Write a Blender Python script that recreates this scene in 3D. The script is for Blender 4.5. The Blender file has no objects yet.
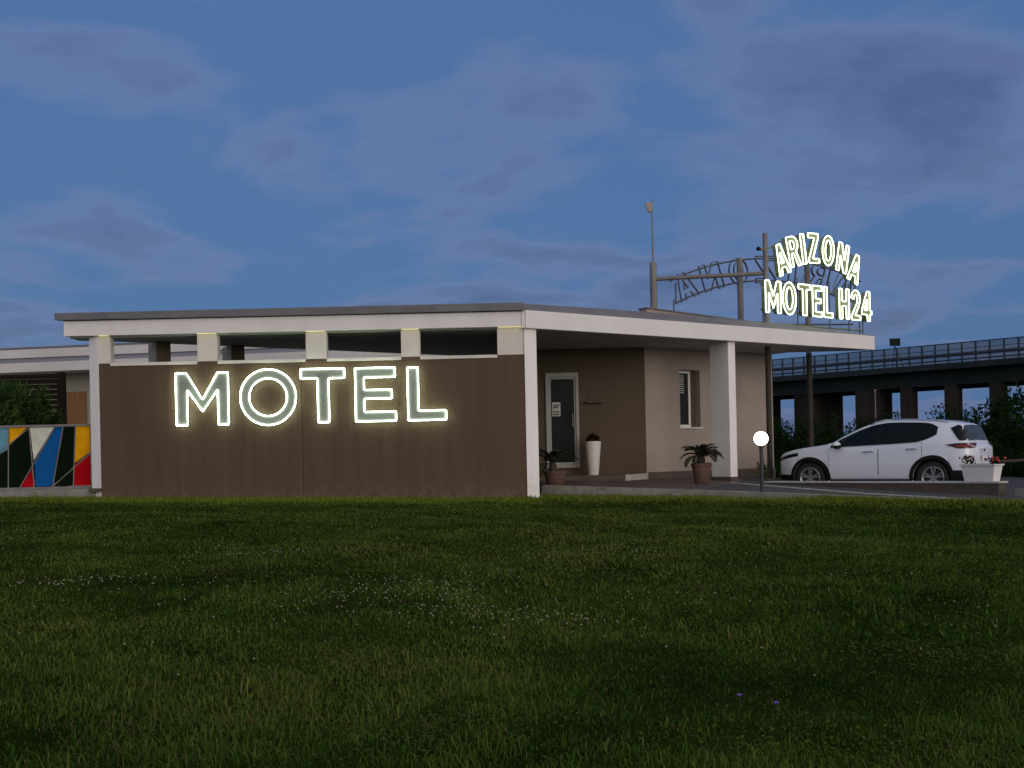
import bpy, bmesh, math, random
import numpy as np
from mathutils import Vector, Matrix
R = math.radians
rnd = random.Random(7)
S = bpy.context.scene
COL = S.collection

# ------------------------------------------------------------------ camera
cam = bpy.data.cameras.new('camera')
cam.lens = 36.914
cam.sensor_width = 36
cam.shift_y = 70 / 1024
cam.clip_end = 5000
camo = bpy.data.objects.new('camera', cam)
COL.objects.link(camo)
_th = R(1.25)
camo.matrix_world = Matrix(((math.cos(_th), math.sin(_th), 0, 0), (0, 0, -1, 0),
                            (-math.sin(_th), math.cos(_th), 0, 0.85), (0, 0, 0, 1)))
S.camera = camo

# ------------------------------------------------------------------ world
SKY_STRENGTH = 0.10
SUN_AZ = (0.50, -0.866)
SUN_EL = 5.0
w = bpy.data.worlds.new('World')
S.world = w
w.use_nodes = True
nt = w.node_tree
N, L = nt.nodes, nt.links
bg = N['Background']
sky = N.new('ShaderNodeTexSky')
sky.sky_type = 'NISHITA'
sky.sun_disc = False
sky.sun_elevation = R(1.5)
sky.sun_rotation = math.atan2(SUN_AZ[0], SUN_AZ[1])
sky.air_density = 1.0
sky.dust_density = 1.2
sky.ozone_density = 2.5
tc = N.new('ShaderNodeTexCoord')
sep = N.new('ShaderNodeSeparateXYZ')
L.new(tc.outputs['Generated'], sep.inputs[0])
addz = N.new('ShaderNodeMath'); addz.operation = 'ADD'; addz.inputs[1].default_value = 0.16
L.new(sep.outputs['Z'], addz.inputs[0])
mx = N.new('ShaderNodeMath'); mx.operation = 'MAXIMUM'; mx.inputs[1].default_value = 0.08
L.new(addz.outputs[0], mx.inputs[0])
dx = N.new('ShaderNodeMath'); dx.operation = 'DIVIDE'
dy = N.new('ShaderNodeMath'); dy.operation = 'DIVIDE'
L.new(sep.outputs['X'], dx.inputs[0]); L.new(mx.outputs[0], dx.inputs[1])
L.new(sep.outputs['Y'], dy.inputs[0]); L.new(mx.outputs[0], dy.inputs[1])
cmb = N.new('ShaderNodeCombineXYZ')
L.new(dx.outputs[0], cmb.inputs[0]); L.new(dy.outputs[0], cmb.inputs[1])
cmb.inputs[2].default_value = 3.7
mp = N.new('ShaderNodeMapping')
mp.inputs['Scale'].default_value = (0.95, 1.0, 1)
mp.inputs['Location'].default_value = (2.3, 0.4, 0)
L.new(cmb.outputs[0], mp.inputs[0])
nz = N.new('ShaderNodeTexNoise')
nz.inputs['Scale'].default_value = 2.1
nz.inputs['Detail'].default_value = 5
nz.inputs['Roughness'].default_value = 0.5
nz.inputs['Distortion'].default_value = 0.25
L.new(mp.outputs[0], nz.inputs['Vector'])
cr = N.new('ShaderNodeValToRGB')
cr.color_ramp.elements[0].position = 0.43
cr.color_ramp.elements[0].color = (0, 0, 0, 1)
cr.color_ramp.elements[1].position = 0.70
cr.color_ramp.elements[1].color = (0.85, 0.85, 0.85, 1)
cr.color_ramp.interpolation = 'EASE'
L.new(nz.outputs[0], cr.inputs[0])
# cloud colours: clear blue -> lit thin cloud -> grey violet core
el = cr.color_ramp.elements
def vmul(sock, k):
    m_ = N.new('ShaderNodeVectorMath'); m_.operation = 'MULTIPLY'
    L.new(sock, m_.inputs[0]); m_.inputs[1].default_value = k
    return m_.outputs[0]
def vadd(a_, b_):
    m_ = N.new('ShaderNodeVectorMath'); m_.operation = 'ADD'
    L.new(a_, m_.inputs[0]); L.new(b_, m_.inputs[1])
    return m_.outputs[0]
el[0].position, el[0].color = 0.44, (0.60, 1.24, 2.72, 1)
el[1].position, el[1].color = 0.72, (0.60, 0.93, 2.05, 1)
e_ = el.new(0.55); e_.color = (0.96, 1.40, 2.80, 1)
e_ = el.new(0.61); e_.color = (0.86, 1.20, 2.45, 1)
# warm afterglow on the horizon around the set sun, behind the viewer
dt = N.new('ShaderNodeVectorMath'); dt.operation = 'DOT_PRODUCT'
L.new(tc.outputs['Generated'], dt.inputs[0]); dt.inputs[1].default_value = (SUN_AZ[0], SUN_AZ[1], 0)
mr_ = N.new('ShaderNodeMapRange'); mr_.interpolation_type = 'SMOOTHSTEP'
mr_.inputs['From Min'].default_value = -0.50; mr_.inputs['From Max'].default_value = 0.95
L.new(dt.outputs['Value'], mr_.inputs['Value'])
glow = N.new('ShaderNodeMix'); glow.data_type = 'RGBA'
L.new(mr_.outputs[0], glow.inputs['Factor'])
L.new(cr.outputs[0], glow.inputs['A'])
glow.inputs['B'].default_value = (7.2, 6.3, 6.0, 1)
L.new(vadd(vmul(sky.outputs[0], (0.22, 0.34, 0.42)), glow.outputs['Result']), bg.inputs[0])
bg.inputs[1].default_value = SKY_STRENGTH

# ------------------------------------------------------------------ dusk glow behind the camera
sl = bpy.data.lights.new('dusk_sun', 'SUN')
sl.energy = 0.78
sl.angle = R(35)
sl.color = (1.0, 0.95, 0.915)
so = bpy.data.objects.new('dusk_sun', sl)
COL.objects.link(so)
so.location = (10, -20, 20)
so.rotation_euler = Vector((-SUN_AZ[0], -SUN_AZ[1], -math.tan(R(SUN_EL)))).to_track_quat('-Z', 'Y').to_euler()

S.view_settings.view_transform = 'Standard'
S.view_settings.look = 'None'
S.view_settings.exposure = 0.22
S.view_settings.gamma = 1
S.render.engine = 'CYCLES'
S.cycles.use_denoising = True
S.cycles.max_bounces = 6
S.cycles.sample_clamp_indirect = 4

# ------------------------------------------------------------------ materials
def mat(name, col, rough=0.7, metal=0.0, spec=0.5, var=0.0, vscale=3.0, bump=0.0, bscale=40.0,
        emit=None, estr=0.0, stretch=(1, 1, 1), coat=0.0, col2=None, detail=5):
    m = bpy.data.materials.new(name)
    m.use_nodes = True
    t = m.node_tree
    b = t.nodes['Principled BSDF']
    b.inputs['Base Color'].default_value = (*col, 1)
    b.inputs['Roughness'].default_value = rough
    b.inputs['Metallic'].default_value = metal
    b.inputs['Specular IOR Level'].default_value = spec
    b.inputs['Coat Weight'].default_value = coat
    if emit:
        b.inputs['Emission Color'].default_value = (*emit, 1)
        b.inputs['Emission Strength'].default_value = estr
    if var or bump:
        c = t.nodes.new('ShaderNodeTexCoord')
        mpn = t.nodes.new('ShaderNodeMapping')
        mpn.inputs['Scale'].default_value = stretch
        t.links.new(c.outputs['Object'], mpn.inputs[0])
    if var:
        n = t.nodes.new('ShaderNodeTexNoise')
        n.inputs['Scale'].default_value = vscale
        n.inputs['Detail'].default_value = detail
        n.inputs['Roughness'].default_value = 0.62
        t.links.new(mpn.outputs[0], n.inputs['Vector'])
        r = t.nodes.new('ShaderNodeValToRGB')
        c2 = col2 or tuple(x * (1 - var) for x in col)
        r.color_ramp.elements[0].position = 0.35
        r.color_ramp.elements[0].color = (*c2, 1)
        r.color_ramp.elements[1].position = 0.65
        r.color_ramp.elements[1].color = (*col, 1)
        t.links.new(n.outputs[0], r.inputs[0])
        t.links.new(r.outputs[0], b.inputs['Base Color'])
    if bump:
        n2 = t.nodes.new('ShaderNodeTexNoise')
        n2.inputs['Scale'].default_value = bscale
        n2.inputs['Detail'].default_value = 4
        t.links.new(mpn.outputs[0], n2.inputs['Vector'])
        bn = t.nodes.new('ShaderNodeBump')
        bn.inputs['Strength'].default_value = bump
        bn.inputs['Distance'].default_value = 0.02
        t.links.new(n2.outputs[0], bn.inputs['Height'])
        t.links.new(bn.outputs[0], b.inputs['Normal'])
    return m

def tint_mat(name, stops, rough=0.6, trans=0.25, matte=False):
    """leaf material: colour from the mesh's own 'tint' attribute (species/age variation)."""
    m = bpy.data.materials.new(name)
    m.use_nodes = True
    t = m.node_tree
    b = t.nodes['Principled BSDF']
    a = t.nodes.new('ShaderNodeAttribute'); a.attribute_name = 'tint'
    r = t.nodes.new('ShaderNodeValToRGB')
    els = r.color_ramp.elements
    els[0].position, els[0].color = stops[0][0], (*stops[0][1], 1)
    els[1].position, els[1].color = stops[-1][0], (*stops[-1][1], 1)
    for p, c in stops[1:-1]:
        e = els.new(p); e.color = (*c, 1)
    t.links.new(a.outputs['Fac'], r.inputs[0])
    t.links.new(r.outputs[0], b.inputs['Base Color'])
    b.inputs['Roughness'].default_value = rough
    b.inputs['Specular IOR Level'].default_value = 0.08
    tr = t.nodes.new('ShaderNodeBsdfTranslucent')
    t.links.new(r.outputs[0], tr.inputs[0])
    if matte:
        b = t.nodes.new('ShaderNodeBsdfDiffuse')
        t.links.new(r.outputs[0], b.inputs[0])
    ms = t.nodes.new('ShaderNodeMixShader'); ms.inputs[0].default_value = trans
    t.links.new(b.outputs[0], ms.inputs[1]); t.links.new(tr.outputs[0], ms.inputs[2])
    t.links.new(ms.outputs[0], t.nodes['Material Output'].inputs[0])
    return m

M = {}
M['white'] = mat('white_render', (0.76, 0.74, 0.725), 0.85, var=0.08, vscale=1.0, bump=0.10, bscale=60, stretch=(2.2, 2.2, .7))
M['led'] = mat('warm_led', (0.9, 0.85, 0.6), 0.4, emit=(1.0, 0.88, 0.30), estr=.5)
M['column'] = mat('column_render', (0.84, 0.82, 0.80), 0.85, var=0.08, vscale=1.6, bump=0.10, bscale=60, stretch=(3, 3, .5))
M['warm_col'] = mat('cream_render', (0.66, 0.56, 0.38), 0.85, var=0.10, vscale=2)
M['white_in'] = mat('stub_render', (0.68, 0.64, 0.58), 0.85, var=0.10, vscale=2, bump=0.10, bscale=60)
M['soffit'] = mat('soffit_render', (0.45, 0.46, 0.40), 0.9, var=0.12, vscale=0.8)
M['brown'] = mat('brown_panel', (0.098, 0.060, 0.036), 0.62, var=0.22, vscale=2.2, bump=0.12, bscale=30,
                 stretch=(2.2, 1, 0.16), spec=0.3)
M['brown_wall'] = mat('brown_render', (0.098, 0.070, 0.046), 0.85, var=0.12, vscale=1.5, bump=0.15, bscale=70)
M['beige'] = mat('beige_render', (0.360, 0.300, 0.252), 0.88, var=0.10, vscale=1.3, bump=0.15, bscale=70)
M['greycap'] = mat('roof_flashing', (0.150, 0.150, 0.162), 0.6, var=0.25, vscale=2.5, stretch=(1, 1, 3))
M['membrane'] = mat('roof_membrane', (0.12, 0.12, 0.125), 0.9, var=0.3, vscale=1.0)
M['concrete'] = mat('concrete', (0.27, 0.26, 0.23), 0.9, var=0.35, vscale=4, bump=0.3, bscale=25)
M['kerb'] = mat('kerb_concrete', (0.30, 0.275, 0.235), 0.9, var=0.40, vscale=5, bump=0.3, bscale=25)
M['coping'] = mat('pale_coping', (0.50, 0.49, 0.47), 0.8, var=0.25, vscale=6, bump=0.2, bscale=30)
M['asphalt'] = mat('asphalt', (0.055, 0.052, 0.052), 0.9, var=0.35, vscale=6, bump=0.4, bscale=160)
M['tile'] = mat('porch_tile', (0.085, 0.062, 0.052), 0.6, var=0.3, vscale=7)
M['marble'] = mat('plinth_stone', (0.50, 0.45, 0.41), 0.6, var=0.2, vscale=5)
M['darkwall'] = mat('brown_plinth', (0.10, 0.075, 0.062), 0.85, var=0.3, vscale=5)
M['paint'] = mat('road_paint', (0.62, 0.61, 0.58), 0.8, var=0.5, vscale=9)
M['frame'] = mat('white_frame', (0.78, 0.76, 0.73), 0.4)
M['door_frame'] = mat('door_frame_paint', (0.34, 0.33, 0.30), 0.5)
M['glass'] = mat('dark_glass', (0.010, 0.018, 0.018), 0.12, spec=0.10, var=0.5, vscale=1.5)
M['paper'] = mat('paper', (0.55, 0.53, 0.48), 0.8)
M['ink'] = mat('ink', (0.10, 0.09, 0.08), 0.8)
M['iron'] = mat('dark_iron', (0.035, 0.033, 0.033), 0.5, var=0.3, vscale=12)
M['rust'] = mat('bronze_plate', (0.09, 0.045, 0.03), 0.6, var=0.4, vscale=12)
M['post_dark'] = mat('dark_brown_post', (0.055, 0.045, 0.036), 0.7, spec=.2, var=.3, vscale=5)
M['post'] = mat('painted_post', (0.21, 0.19, 0.175), 0.6, metal=0.0, var=0.25, vscale=5, stretch=(1, 1, .4))
M['frame_bar'] = mat('sign_bar', (0.10, 0.10, 0.115), 0.5, metal=0.3)
M['channel'] = mat('green_channel', (0.22, 0.27, 0.14), 0.5, var=0.2, vscale=6)
M['letterface'] = mat('grey_letter_face', (0.17, 0.175, 0.165), 0.45)
M['roofface'] = mat('roof_letter_face', (0.05, 0.055, 0.04), 0.5)
M['neon'] = mat('neon_tube', (0.9, 0.9, 0.85), 0.3, emit=(0.76, 1.0, 0.72), estr=20.0)
M['neon_roof'] = mat('neon_tube_roof', (0.9, 0.9, 0.85), 0.3, emit=(0.88, 1.0, 0.74), estr=3.6)
M['globe'] = mat('lamp_globe', (0.9, 0.9, 0.88), 0.3, emit=(1.0, 0.95, 0.80), estr=14.0)
M['terracotta'] = mat('terracotta', (0.125, 0.066, 0.052), 0.8, var=0.3, vscale=8, bump=0.2)
M['soil'] = mat('soil', (0.03, 0.022, 0.017), 0.95)
M['vase'] = mat('white_vase', (0.70, 0.66, 0.62), 0.5, var=0.06, vscale=4)
M['bark'] = mat('bark', (0.06, 0.045, 0.035), 0.9, var=0.4, vscale=20, bump=0.6)
M['wood'] = mat('orange_door_wood', (0.30, 0.145, 0.045), 0.55, var=0.3, vscale=3, stretch=(6, 6, .4))
M['louver'] = mat('dark_louver', (0.014, 0.010, 0.006), 0.8, spec=.1, var=0.3, vscale=8)
M['render_far'] = mat('annex_render', (0.60, 0.58, 0.57), 0.9, var=0.12, vscale=.7)
M['annex_wall'] = mat('annex_wall', (0.44, 0.42, 0.33), 0.9, var=0.15, vscale=1)
M['annex_groove'] = mat('annex_groove', (0.22, 0.23, 0.27), 0.8)
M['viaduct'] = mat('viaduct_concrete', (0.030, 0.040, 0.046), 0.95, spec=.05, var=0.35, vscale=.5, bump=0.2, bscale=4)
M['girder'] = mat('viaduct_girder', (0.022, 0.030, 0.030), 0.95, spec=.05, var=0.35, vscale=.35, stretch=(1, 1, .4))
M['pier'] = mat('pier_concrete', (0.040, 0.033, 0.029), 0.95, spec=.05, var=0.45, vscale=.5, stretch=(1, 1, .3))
M['rail'] = mat('viaduct_rail', (0.03, 0.04, 0.06), 0.7, spec=.2)
M['grass'] = tint_mat('grass_blades', [(0, (0.012, 0.036, 0.006)), (.4, (0.072, 0.134, 0.020)),
                                       (.75, (0.145, 0.180, 0.036)), (1, (0.185, 0.135, 0.070))], trans=.35, matte=True)
M['fringe'] = tint_mat('fringe_grass_blades', [(0, (0.08, 0.13, 0.010)), (.5, (0.17, 0.23, 0.022)), (1, (0.24, 0.24, 0.06))], trans=.4, matte=True)
M['leaf'] = tint_mat('shrub_leaves', [(0, (0.006, 0.017, 0.006)), (.5, (0.014, 0.034, 0.010)), (1, (0.036, 0.058, 0.016))], matte=True)
M['leaf_bright'] = tint_mat('oleander_leaves', [(0, (0.012, 0.030, 0.010)), (.5, (0.03, 0.065, 0.015)), (1, (0.09, 0.14, 0.03))])
M['cycad'] = tint_mat('cycad_leaves', [(0, (0.012, 0.018, 0.010)), (1, (0.035, 0.05, 0.02))], rough=.45, trans=.1)
M['redleaf'] = tint_mat('dark_red_leaves', [(0, (0.02, 0.010, 0.008)), (1, (0.07, 0.03, 0.022))])
M['clover'] = mat('clover_white', (0.25, 0.245, 0.175), 0.9)
M['violet'] = mat('violet_petals', (0.20, 0.10, 0.42), 0.7)
M['redflower'] = mat('red_petals', (0.42, 0.045, 0.02), 0.7)
M['pinkflower'] = mat('pink_petals', (0.60, 0.42, 0.38), 0.7)
M['carpaint'] = mat('white_car_paint', (0.66, 0.71, 0.78), 0.28, spec=0.5, coat=0.6)
M['carglass'] = mat('car_glass', (0.005, 0.009, 0.010), 0.04, spec=0.16)
M['carblack'] = mat('car_black_plastic', (0.010, 0.010, 0.011), 0.6, spec=.15)
M['tyre'] = mat('tyre_rubber', (0.012, 0.012, 0.012), 0.8)
M['alloy'] = mat('alloy_rim', (0.26, 0.27, 0.28), 0.35, metal=0.5)
M['chrome'] = mat('chrome', (0.7, 0.7, 0.72), 0.15, metal=1)
M['tail'] = mat('tail_lamp_red', (0.16, 0.006, 0.010), 0.15, spec=.3)
M['tail_dark'] = mat('tail_lamp_smoked', (0.030, 0.006, 0.008), 0.15, spec=.3)
M['plate'] = mat('plate_white', (0.65, 0.65, 0.65), 0.5)
M['plate_blue'] = mat('plate_blue', (0.03, 0.08, 0.45), 0.5)
for k, c in dict(p_blue=(0.006, 0.10, 0.34), p_cyan=(0.13, 0.33, 0.42), p_yellow=(0.80, 0.38, 0.004), p_white=(0.66, 0.68, 0.58),
                 p_red=(0.42, 0.003, 0.008), p_dark=(0.004, 0.010, 0.004)).items():
    M[k] = mat('gate_' + k[2:] + '_panel', c, 0.5, var=.22, vscale=5, spec=.04)

def splash(m, col, z0=-.05, z1=.55, amt=.55):
    '''mud splashed and run-off marks near the foot of a wall'''
    t = m.node_tree
    b = t.nodes['Principled BSDF']
    src = b.inputs['Base Color'].links[0].from_socket
    g_ = t.nodes.new('ShaderNodeNewGeometry'); sx = t.nodes.new('ShaderNodeSeparateXYZ')
    t.links.new(g_.outputs['Position'], sx.inputs[0])
    mr = t.nodes.new('ShaderNodeMapRange'); mr.interpolation_type = 'SMOOTHSTEP'
    mr.inputs['From Min'].default_value = z1; mr.inputs['From Max'].default_value = z0
    t.links.new(sx.outputs['Z'], mr.inputs['Value'])
    n = t.nodes.new('ShaderNodeTexNoise'); n.inputs['Scale'].default_value = 5.5; n.inputs['Detail'].default_value = 6; n.inputs['Roughness'].default_value = .7
    t.links.new(g_.outputs['Position'], n.inputs['Vector'])
    r = t.nodes.new('ShaderNodeMapRange'); r.inputs['From Min'].default_value = .42; r.inputs['From Max'].default_value = .68
    t.links.new(n.outputs[0], r.inputs['Value'])
    mu = t.nodes.new('ShaderNodeMath'); mu.operation = 'MULTIPLY'
    t.links.new(mr.outputs[0], mu.inputs[0]); t.links.new(r.outputs[0], mu.inputs[1])
    m2 = t.nodes.new('ShaderNodeMath'); m2.operation = 'MULTIPLY'; m2.inputs[1].default_value = amt
    t.links.new(mu.outputs[0], m2.inputs[0])
    mx_ = t.nodes.new('ShaderNodeMix'); mx_.data_type = 'RGBA'
    t.links.new(m2.outputs[0], mx_.inputs['Factor']); t.links.new(src, mx_.inputs['A']); mx_.inputs['B'].default_value = (*col, 1)
    t.links.new(mx_.outputs['Result'], b.inputs['Base Color'])
splash(M['brown'], (0.17, 0.135, 0.095))
splash(M['column'], (0.36, 0.32, 0.25), -.05, .6, .6)
splash(M['beige'], (0.17, 0.14, 0.11), .2, .75, .4)

# ------------------------------------------------------------------ mesh helpers
class MB:
    def __init__(s):
        s.v, s.f = [], []
    def add(s, vs, fs):
        o = len(s.v)
        s.v += [tuple(p) for p in vs]
        s.f += [tuple(i + o for i in f) for f in fs]
        return s
    def hexa(s, b, t):
        """bottom 4 points (ccw seen from above), top 4 points"""
        return s.add(list(b) + list(t), [(3, 2, 1, 0), (4, 5, 6, 7), (0, 1, 5, 4), (1, 2, 6, 5), (2, 3, 7, 6), (3, 0, 4, 7)])
    def box(s, x0, x1, y0, y1, z0, z1):
        q = [(x0, y0), (x1, y0), (x1, y1), (x0, y1)]
        return s.hexa([(x, y, z0) for x, y in q], [(x, y, z1) for x, y in q])
    def wbox(s, t0, t1, s0, s1, z0, z1):
        """box in wing coordinates"""
        q = [W(t0, s0), W(t1, s0), W(t1, s1), W(t0, s1)]
        return s.hexa([(x, y, z0) for x, y in q], [(x, y, z1) for x, y in q])
    def obox(s, p, d, l, wd, z0, z1):
        """box from point p along unit dir d for l, width wd to its left"""
        n = (-d[1], d[0])
        q = [(p[0], p[1]), (p[0] + d[0] * l, p[1] + d[1] * l), (p[0] + d[0] * l + n[0] * wd, p[1] + d[1] * l + n[1] * wd),
             (p[0] + n[0] * wd, p[1] + n[1] * wd)]
        return s.hexa([(x, y, z0) for x, y in q], [(x, y, z1) for x, y in q])
    def prism(s, poly, z0, z1):
        """poly ccw; z0,z1 numbers or functions of (x,y)"""
        f0 = z0 if callable(z0) else (lambda x, y: z0)
        f1 = z1 if callable(z1) else (lambda x, y: z1)
        n = len(poly)
        vs = [(x, y, f0(x, y)) for x, y in poly] + [(x, y, f1(x, y)) for x, y in poly]
        fs = [tuple(range(n - 1, -1, -1)), tuple(range(n, 2 * n))]
        fs += [(i, (i + 1) % n, n + (i + 1) % n, n + i) for i in range(n)]
        return s.add(vs, fs)
    def tube(s, pts, r, seg=8, closed=False, cap=True):
        pts = [Vector(p) for p in pts]
        n = len(pts)
        rr = r if isinstance(r, (list, tuple)) else [r] * n
        rings = []
        up = None
        for i, p in enumerate(pts):
            a = pts[(i - 1) % n] if (closed or i > 0) else p
            b = pts[(i + 1) % n] if (closed or i < n - 1) else p
            d1 = (p - a).normalized() if (p - a).length > 1e-9 else (b - p).normalized()
            d2 = (b - p).normalized() if (b - p).length > 1e-9 else d1
            t = (d1 + d2)
            t = t.normalized() if t.length > 1e-6 else d1
            if up is None:
                up = Vector((0, 0, 1)) if abs(t.z) < .9 else Vector((1, 0, 0))
            x = t.cross(up)
            if x.length < 1e-4:
                x = t.cross(Vector((0.3, 1, 0.2)))
            x.normalize()
            y = x.cross(t).normalized()
            up = y
            k = 1 / max(.5, t.dot(d1)) if 0 < i < n - 1 or closed else 1
            rings.append([p + x * math.cos(j * 2 * math.pi / seg) * rr[i] * k + y * math.sin(j * 2 * math.pi / seg) * rr[i] * k for j in range(seg)])
        vs = [q for g in rings for q in g]
        fs = []
        m = n if closed else n - 1
        for i in range(m):
            for j in range(seg):
                a = i * seg + j; b = i * seg + (j + 1) % seg
                c = ((i + 1) % n) * seg + (j + 1) % seg; d = ((i + 1) % n) * seg + j
                fs.append((a, b, c, d))
        if cap and not closed:
            fs.append(tuple(range(seg - 1, -1, -1)))
            fs.append(tuple(range((n - 1) * seg, n * seg)))
        return s.add(vs, fs)
    def lathe(s, prof, c=(0, 0, 0), seg=32, axis='z', caps=True):
        vs, fs = [], []
        for r, h in prof:
            for j in range(seg):
                a = j * 2 * math.pi / seg
                p = (r * math.cos(a), r * math.sin(a), h)
                if axis == 'y':
                    p = (p[0], p[2], p[1])
                vs.append((p[0] + c[0], p[1] + c[1], p[2] + c[2]))
        for i in range(len(prof) - 1):
            for j in range(seg):
                fs.append((i * seg + j, i * seg + (j + 1) % seg, (i + 1) * seg + (j + 1) % seg, (i + 1) * seg + j))
        if caps:
            fs.append(tuple(range(seg - 1, -1, -1)))
            fs.append(tuple(range((len(prof) - 1) * seg, len(prof) * seg)))
        return s.add(vs, fs)
    def sphere(s, c, r, seg=20, rings=12, sc=(1, 1, 1)):
        vs, fs = [], []
        for i in range(rings + 1):
            p = math.pi * i / rings
            for j in range(seg):
                a = 2 * math.pi * j / seg
                vs.append((c[0] + r * sc[0] * math.sin(p) * math.cos(a), c[1] + r * sc[1] * math.sin(p) * math.sin(a), c[2] + r * sc[2] * math.cos(p)))
        for i in range(rings):
            for j in range(seg):
                fs.append((i * seg + j, (i + 1) * seg + j, (i + 1) * seg + (j + 1) % seg, i * seg + (j + 1) % seg))
        return s.add(vs, fs)
    def build(s, name, m, parent=None, smooth=False, bevel=0.0, fix=True, weld=False):
        me = bpy.data.meshes.new(name)
        me.from_pydata([tuple(p) for p in s.v], [], s.f)
        if fix or weld:
            b = bmesh.new(); b.from_mesh(me)
            if weld:
                bmesh.ops.remove_doubles(b, verts=b.verts, dist=1e-4)
            bmesh.ops.recalc_face_normals(b, faces=b.faces)
            b.to_mesh(me); b.free()
        me.materials.append(m)
        if smooth:
            me.polygons.foreach_set('use_smooth', [True] * len(me.polygons))
            me.set_sharp_from_angle(angle=R(40))
        o = bpy.data.objects.new(name, me)
        COL.objects.link(o)
        if parent is not None:
            o.parent = parent
            o.matrix_parent_inverse = parent.matrix_world.inverted()
        if bevel:
            md = o.modifiers.new('bevel', 'BEVEL'); md.width = bevel; md.segments = 2; md.limit_method = 'ANGLE'
        return o

def tag(o, label=None, cat=None, group=None, kind=None):
    if label: o['label'] = label
    if cat: o['category'] = cat
    if group: o['group'] = group
    if kind: o['kind'] = kind
    return o

def empty(name, loc, label, cat, rz=0.0, group=None):
    o = bpy.data.objects.new(name, None)
    COL.objects.link(o)
    o.empty_display_size = .2
    o.matrix_world = Matrix.Translation(loc) @ Matrix.Rotation(rz, 4, 'Z')
    return tag(o, label, cat, group)

def local(mbd, root):
    """vertices given in the root's own frame -> world"""
    mw = root.matrix_world
    if root.name == 'parked_car':      # short rear overhang, slightly low roof
        mbd.v = [(x if x < 1.5 else 1.5 + (x - 1.5) * .80, y, z * .962) for x, y, z in mbd.v]
    mbd.v = [tuple(mw @ Vector(p)) for p in mbd.v]
    return mbd

CW = (0.30, 20.0)
U = (math.cos(R(35)), math.sin(R(35)))
NI = (-U[1], U[0])
def W(t, s):
    return (CW[0] + U[0] * t + NI[0] * s, CW[1] + U[1] * t + NI[1] * s)
def W3(t, s, z):
    x, y = W(t, s)
    return (x, y, z)

def zP(x, y):                      # the paved forecourt falls towards the road
    return 0.20 - 0.0275 * ((x - .54) * .797 + (20.95 - y) * .605)

# ------------------------------------------------------------------ SETTING: ground, lawn, drive
g = MB().prism([(-1500, -400), (1500, -400), (1500, 2500), (-1500, 2500)], -3.0, -0.62)
tag(g.build('ground', mat('field_ground', (0.030, 0.040, 0.016), 0.95, var=.5, vscale=.05)), kind='structure')

KL = [(-60, 21.6), (-7.7, 21.6), (.45, 21.0), (.57, 20.93), (3.376, 18.95), (7.3, 15.8), (12, 11.6), (16, 8), (40, -14)]   # lawn's far border
def lawn_edge(x):
    return np.interp(x, [p[0] for p in KL], [p[1] for p in KL])

_VN = {}
def vnoise(X, Y, cell, seed):
    if seed not in _VN:
        _VN[seed] = np.random.default_rng(seed).uniform(-1, 1, (160, 160))
    G_ = _VN[seed]
    x = (X / cell + 64.3) % 158; y = (Y / cell + 11.7) % 158
    i = x.astype(int); j = y.astype(int); u = x - i; v = y - j
    u = u * u * (3 - 2 * u); v = v * v * (3 - 2 * v)
    return (G_[i, j] * (1 - u) * (1 - v) + G_[i + 1, j] * u * (1 - v) + G_[i, j + 1] * (1 - u) * v + G_[i + 1, j + 1] * u * v)
def lawn_z(x, y):
    x = np.asarray(x, float); y = np.asarray(y, float)
    base = np.where(x < 0, -.008 - .0225 * x, -.008 + .004 * np.minimum(x, 9))
    base = np.where(x < -9, -.008 + .0225 * 9, base)
    d = np.clip((20.3 - y) / 18.0, 0, 1.4)
    lump = .018 * vnoise(x.ravel(), y.ravel(), .62, 21).reshape(x.shape) + .012 * vnoise(x.ravel(), y.ravel(), .31, 22).reshape(x.shape)
    z = base - .50 * d ** 1.4
    und = .020 * np.sin(x * .9 + y * .5) + .016 * np.sin(x * 1.9 - y * 1.3 + 1) + .010 * np.sin(x * 3.7 + y * 2.9)
    return z + (und + lump) * np.clip((20.2 - y) / 3, .15, 1)

def lawn_mesh():
    xs = np.linspace(-30, 30, 401)
    ts = np.linspace(0, 1, 221)
    vs = []
    for t in ts:
        for x in xs:
            ye = lawn_edge(x)
            y = -6 + (ye + 6) * t
            vs.append((x, y, float(lawn_z(x, y))))
    n = len(xs)
    fs = [(j * n + i, j * n + i + 1, (j + 1) * n + i + 1, (j + 1) * n + i) for j in range(len(ts) - 1) for i in range(n - 1)]
    b = MB(); b.add(vs, fs)
    m = mat('lawn_soil', (0.034, 0.040, 0.008), 0.95, spec=0.0, var=.55, vscale=1.3, bump=.6, bscale=30, col2=(0.014, 0.020, 0.004))
    return b.build('lawn', m, smooth=True)
tag(lawn_mesh(), kind='structure')

drive_poly = [(.60, 20.93), (3.376, 18.97), (7.3, 15.82), (12, 11.6), (15.5, 14.0), (9.6, 15.45), (8.26, 17.45), (5.25, 22.0), (6.75, 24.35), (5.6, 26.0), (.60, 26.0)]
tag(MB().prism(drive_poly, -.5, lambda x, y: zP(x, y)).build('driveway', M['asphalt']), kind='structure')
porch_poly = [(.60, 21.10), (3.30, 19.22), (4.62, 22.0), (5.35, 24.0), (3.9, 24.9), (.60, 24.9)]
tag(MB().prism(porch_poly, lambda x, y: zP(x, y) - .05, lambda x, y: zP(x, y) + .006).build('porch_floor', M['tile']), kind='structure')
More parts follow.
